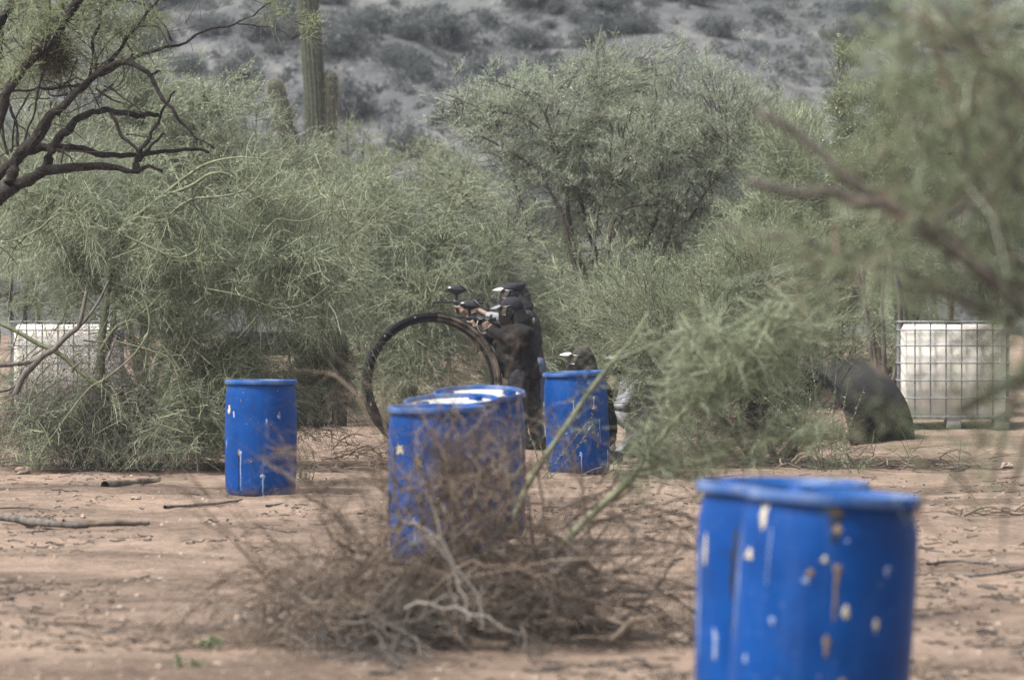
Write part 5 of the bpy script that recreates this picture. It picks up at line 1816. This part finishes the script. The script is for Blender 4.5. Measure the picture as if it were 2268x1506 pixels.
def twig_heap(x, d, w_, h_, n, label, mat, seed, L=.35):
    g = np.random.default_rng(seed)
    b = gpt(x, d)
    o = empty('twig_heap', b)
    tag(o, label, 'twig heap', 'heaps of dry twigs')
    st = b + (g.random((n, 3)) - .5) * (w_, .8, 0) + np.abs(g.normal(size=(n, 3))) * (0, 0, h_ * .5) + (0, 0, .015)
    fan(o, b, mat, 'dry_twigs', st, unit(g.normal(size=(n, 3)) * (1, .5, .25)), L, .006, g, K=5, droop=.15, curl=.5)
    for k in range(7):
        p0 = st[k * 3]
        p1 = p0 + (g.random(3) - .5) * (L * 2.4, .3, h_ * .8)
        p1[2] = max(p1[2], b[2] + .015)
        mid = (p0 + p1) / 2 + (0, 0, .06)
        limb_obj('stick', [resample(np.array([p0, mid, p1]), .011, .005, 8, .01, k)], M['log'], o, b, 6, .08, k)


twig_heap(840, 37.6, .9, .18, 130, 'heap of dry twigs at the left foot of the black ring', D1, 1)
twig_heap(2000, 35.4, 1.5, .14, 260, 'heap of dry twigs on the ground below the white tote', M['limb_dark'], 2)
twig_heap(1640, 35.6, 1.9, .10, 200, 'dark dry litter under the tangled green shrub', M['limb_dark'], 3)
twig_heap(1440, 33.5, 1.0, .08, 110, 'dry twigs on the ground right of the right-hand drum', D1, 4)
twig_heap(770, 35.0, 1.2, .09, 150, 'dry twigs on the ground between the lone drum and the ring', D1, 5)
twig_heap(2230, 27.5, .9, .06, 90, 'dry twigs at the right edge behind the near tree', D1, 6)

# ------------------------------------------------------------ logs, sticks, stones
def fallen(name, label, pxs, r, mat, seed, taper=.6, group='fallen wood on the sand'):
    P = []
    for x, y in pxs:
        d = CAMH * FPX / (y - 680)
        X = (x - 1134) / FPX * d
        P.append((X, d, float(gbase(X, d)) + r * .75))
    P, rr = resample(np.array(P), r, r * taper, 14, r * .25, seed)
    b = P[0].copy()
    b[2] -= r * .75
    o = limb_obj(name, [(P, rr)], mat, None, b, 9, .10, seed)
    o.location = b
    tag(o, label, 'log' if r > .025 else 'stick', group)
    return o


fallen('log', 'short dry log lying left of the lone blue drum', [(232, 1081), (300, 1075), (352, 1068)], .036, M['log'], 1)
fallen('log', 'split pale log at the left, below the sprawling palo verde', [(140, 1168), (230, 1167), (330, 1165)], .030, M['log'], 2)
fallen('log', 'dark curved log touching the left edge', [(-20, 1155), (40, 1156), (75, 1166), (130, 1172), (200, 1172)], .034, M['limb_grey'], 3)
fallen('stick', 'thin pale stick lying along the split pale log', [(205, 1164), (240, 1158), (275, 1157)], .014, M['log'], 4)
fallen('log', 'bleached crooked log at the foot of the brush heap', [(1010, 1432), (1060, 1438), (1110, 1440), (1150, 1432)], .032, M['log'], 5)
fallen('stick', 'dark forked stick on the sand below the lone drum', [(365, 1127), (420, 1122), (480, 1118), (535, 1110)], .013, M['limb_grey'], 6)
fallen('stick', 'thin stick right of the lone drum foot', [(590, 1122), (625, 1117), (650, 1108)], .009, M['limb_grey'], 7)
fallen('stick', 'long thin stick in the left middle of the sand', [(0, 1127), (60, 1126), (110, 1131)], .008, M['limb_grey'], 8)
fallen('stick', 'bent stick on the sand right of the foreground drum', [(2055, 1252), (2120, 1246), (2200, 1250)], .010, M['limb_grey'], 9)
fallen('stick', 'long stick at the right edge beside the foreground drum', [(2150, 1282), (2210, 1272), (2268, 1264), (2300, 1262)], .011, M['limb_grey'], 10)
fallen('stick', 'stick lying left of the brush heap on bare sand', [(320, 1288), (350, 1290), (362, 1286)], .010, M['limb_grey'], 11)


def rock(x, y, wpx, label, mat, seed, flat=.55, group='stones on the sand'):
    g = np.random.default_rng(seed)
    d = CAMH * FPX / (y - 680)
    X = (x - 1134) / FPX * d
    r = wpx * d / FPX / 2
    m = PM()
    n = 12
    rings = []
    for i in range(7):
        ph = math.pi * (i + .1) / 6.2 - math.pi / 2
        rings.append([np.array([r * math.cos(ph) * math.cos(2 * math.pi * k / n), r * .8 * math.cos(ph) * math.sin(2 * math.pi * k / n), r * flat * math.sin(ph)]) * (1 + .16 * g.normal()) for k in range(n)])
    m.loft(rings)
    o = m.obj('stone', mat, smooth=False)
    o.location = (X, d, float(gbase(X, d)) + r * flat * .45)
    o.rotation_euler.z = g.random() * 6
    tag(o, label, 'stone', group)


rock(1500, 1425, 60, 'pale stone just left of the foreground drums', M['rock'], 1)
rock(1530, 1388, 30, 'white chip of stone touching the foreground drums', M['rock'], 2, .4)
rock(52, 1046, 40, 'tan stone under the left edge of the sprawling palo verde', M['rock'], 3, .5)
rock(122, 1478, 26, 'dark-sided stone in the bottom left corner', M['rock'], 4, .8)
rock(47, 1452, 26, 'pale stone near the bottom left corner', M['rock'], 5, .5)
rock(184, 1146, 14, 'small white stone behind the split pale log', M['rock'], 6, .5)
rock(545, 1385, 60, 'rounded tan clod left of the brush heap', M['rock'], 7, .7)
rock(460, 1432, 60, 'tan clod at the left foot of the brush heap', M['rock'], 8, .5)
rock(2120, 1040, 36, 'pale grey stone under the near tree, below the tote', M['rock'], 9, .5)
rock(2230, 1035, 34, 'pale stone at the right edge below the tote', M['rock'], 10, .5)
rock(2195, 1396, 26, 'pale stone right of the foreground drum', M['rock'], 11, .5)
rock(2130, 1500, 36, 'grey stone at the bottom edge right of the foreground drum', M['rock'], 12, .6)
rock(170, 1100, 22, 'white stone left of the short dry log', M['rock'], 13, .4)
rock(300, 1105, 28, 'white flat stone below the short dry log', M['rock'], 14, .35)
rock(2110, 1380, 24, 'flat pale stone halfway right of the foreground drum', M['rock'], 15, .4)
rock(855, 1445, 22, 'upright pale chip at the foot of the brush heap', M['rock'], 16, .9)

# litter nobody could count
g = np.random.default_rng(123)
n = 11000
dd = 12802 / (340 + 520 * g.random(n) ** 1.15)
xx = (g.random(n) - .5) * .30 * dd
keep = (.6 * vnoise(xx, dd * .35, .55, 31) + .4 * vnoise(xx, dd * .4, .17, 32) + .25 * g.random(n)) > .74
dd, xx = dd[keep], xx[keep]
n = len(dd)
a = g.random(n) * np.pi
L = .02 + .13 * g.random(n) ** 2.2
c = np.stack([xx, dd, gz(xx, dd) + .007], 1)
dv = np.stack([np.cos(a), np.sin(a) * .8, g.normal(size=n) * .15], 1)
u = np.linspace(-.5, .5, 4)[None, :, None]
P = c[:, None] + dv[:, None] * L[:, None, None] * u + g.normal(size=(n, 4, 3)) * (.006, .006, .004)
P[..., 2] = np.maximum(P[..., 2], gz(P[..., 0], P[..., 1]) + .004)
m = NM()
m.tubes(P[: n * 2 // 3], np.ones((n * 2 // 3, 4)) * (.0014 + .0030 * g.random((n * 2 // 3, 1))), 4)
tag(m.obj('twig_litter', M['dead_twig']), 'loose twig litter strewn over the sand', 'litter', kind='stuff')
m = NM()
k0 = n * 2 // 3
m.tubes(P[k0:], np.ones((n - k0, 4)) * (.0025 + .004 * g.random((n - k0, 1))), 4)
tag(m.obj('bark_litter', M['limb_grey']), 'dark bark scraps strewn over the sand', 'litter', kind='stuff')
n = 1500
dd = 12802 / (330 + 520 * g.random(n))
xx = (g.random(n) - .5) * .30 * dd
r = .005 + .017 * g.random(n) ** 3.2
ph = np.linspace(0, 2 * np.pi, 7)[:-1]
V = []
for rad_, zz in ((1.0, -.3), (.85, .35), (.35, .62)):
    jig = 1 + .25 * g.normal(size=(n, 6))
    V.append(np.stack([xx[:, None] + r[:, None] * rad_ * jig * np.cos(ph), dd[:, None] + r[:, None] * rad_ * jig * np.sin(ph), (gz(xx, dd) + r * zz)[:, None] + 0 * ph], -1))
V = np.stack(V, 1)
idx = np.arange(n * 18).reshape(n, 3, 6)
i2 = np.roll(idx, -1, 2)
Q = np.stack([idx[:, :-1], i2[:, :-1], i2[:, 1:], idx[:, 1:]], -1)
m = NM()
m.add(V, Q)
top = np.stack([idx[:, 2, 0], idx[:, 2, 1], idx[:, 2, 2], idx[:, 2, 3]], -1)
m.q.append(top)
m.q.append(np.stack([idx[:, 2, 0], idx[:, 2, 3], idx[:, 2, 4], idx[:, 2, 5]], -1))
tag(m.obj('gravel', M['rock']), 'small stones and clods scattered over the sand', 'gravel', kind='stuff')

# ------------------------------------------------------------ bushes and boulders on the hillside
protos = []
g = np.random.default_rng(500)
for k in range(5):
    m = NM()
    n = 3200
    v = g.normal(size=(n, 3))
    v /= np.linalg.norm(v, axis=1, keepdims=True)
    lob = 1 + .35 * np.sin(v[:, 0] * 3 + k) * np.cos(v[:, 1] * 4 + k * 2) + .25 * np.sin(v[:, 2] * 5 + v[:, 0] * 6 + k)
    C = v * (g.random((n, 1)) ** .4) * lob[:, None] * (1.0, 1.0, .62) + (0, 0, .5)
    C = C[C[:, 2] > 0]
    m.leaves(C, v[: len(C)] + g.normal(size=(len(C), 3)) * .8 + (0, 0, .4), .16 * (.5 + g.random(len(C))), .055 * (.6 + .8 * g.random(len(C))), g)
    t = m.obj('foliage', M['hill_leaf'])
    st_ = NM()
    q = np.linspace(0, 1, 5)[None, :, None]
    dr = unit(g.normal(size=(7, 3)) * (1, 1, .2) + (0, 0, .8))
    st_.tubes(dr[:, None] * q * .7, np.linspace(.03, .012, 5)[None] * np.ones((7, 1)), 4)
    s_o = st_.obj('stems', M['limb_dark'])
    protos.append((t.data, s_o.data))
    bpy.data.objects.remove(t)
    bpy.data.objects.remove(s_o)
pos = []
tries = 0
while len(pos) < 290 and tries < 9000:
    tries += 1
    y = 99 + 40 * g.random()
    x = (g.random() - .5) * .30 * y
    dens = float(vnoise(np.array(x), np.array(y), 7.0, 41))
    if dens + .35 * g.random() < .46:
        continue
    r = .30 + .85 * g.random() ** 2.2
    if any((x - a) ** 2 + ((y - b) * 1) ** 2 < ((r + c) * .55) ** 2 for a, b, c in pos):
        continue
    pos.append((x, y, r))
for i, (x, y, r) in enumerate(pos):
    zz = float(hz(np.array([x]), np.array([y]))[0])
    o = empty('hillside_bush', (x, y, zz - .05), (0, 0, g.random() * 6.28))
    o.scale = (r, r, r * (.8 + .4 * g.random()))
    tag(o, 'dark bush growing on the hazy hillside', 'bush', 'bushes scattered over the hillside')
    f, s = protos[i % 5]
    link('foliage', f, o)
    link('stems', s, o)

g = np.random.default_rng(733)
n = 2200
yy = 96 + 46 * g.random(n)
xx = (g.random(n) - .5) * .30 * yy
zz = hz(xx, yy)
r = .16 + .34 * g.random(n) ** 1.6
k = 46
v = unit(g.normal(size=(n * k, 3)))
C = np.repeat(np.stack([xx, yy, zz + r * .25], 1), k, 0) + v * np.repeat(r, k)[:, None] * (1, 1, .6) * g.random((n * k, 1)) ** .4
m = NM()
m.leaves(C, v + g.normal(size=v.shape) * .6 + (0, 0, .3), .14 * (.5 + g.random(n * k)), .07 * (.6 + .8 * g.random(n * k)), g)
tag(m.obj('low_scrub', M['hill_leaf']), 'low scrub covering the hazy hillside', 'scrub', kind='stuff')


def boulder(px, py, wpx, label, seed):
    # walk out along the sight line until it meets the hill
    for d in np.arange(90, 230, .25):
        p = at(px, py, d)
        if p[2] < float(hz(np.array([p[0]]), np.array([p[1]]))[0]):
            break
    g_ = np.random.default_rng(seed)
    r = wpx * d / FPX / 2
    m = PM()
    k_ = 14
    rings = []
    for i in range(9):
        ph_ = math.pi * (i + .1) / 8.2 - math.pi / 2
        rings.append([np.array([r * math.cos(ph_) * math.cos(2 * math.pi * k / k_), r * math.cos(ph_) * math.sin(2 * math.pi * k / k_), r * .75 * math.sin(ph_)]) * (1 + .14 * g_.normal()) for k in range(k_)])
    m.loft(rings)
    o = m.obj('boulder', M['boulder'], smooth=False)
    o.location = p + (0, 0, .1 * r)
    tag(o, label, 'boulder', 'pale boulders on the hillside')


boulder(955, 92, 42, 'pale cream boulder on the hillside above and left of the ironwood', 1)
boulder(1030, 106, 22, 'small cream boulder right of the larger one on the hillside', 2)
boulder(2030, 102, 22, 'small pale boulder on the hillside at the upper right', 3)
boulder(985, 150, 16, 'small pale rock below the cream boulder on the hillside', 4)

# ------------------------------------------------------------ haze
HAZE = 0.00045
hm, t, out = mat_new('haze')
pv = N_(t, "ShaderNodeVolumePrincipled")
pv.inputs["Color"].default_value = (.86, .90, 1.0, 1)
pv.inputs["Density"].default_value = HAZE
pv.inputs["Anisotropy"].default_value = .2
t.links.new(pv.outputs[0], out.inputs["Volume"])
hb = PM().box((-290, -110, -6), (290, 325, 48)).obj('haze', hm, smooth=False)
hb["kind"] = "stuff"
hb["label"] = "pale dusty haze thickening towards the hillside"
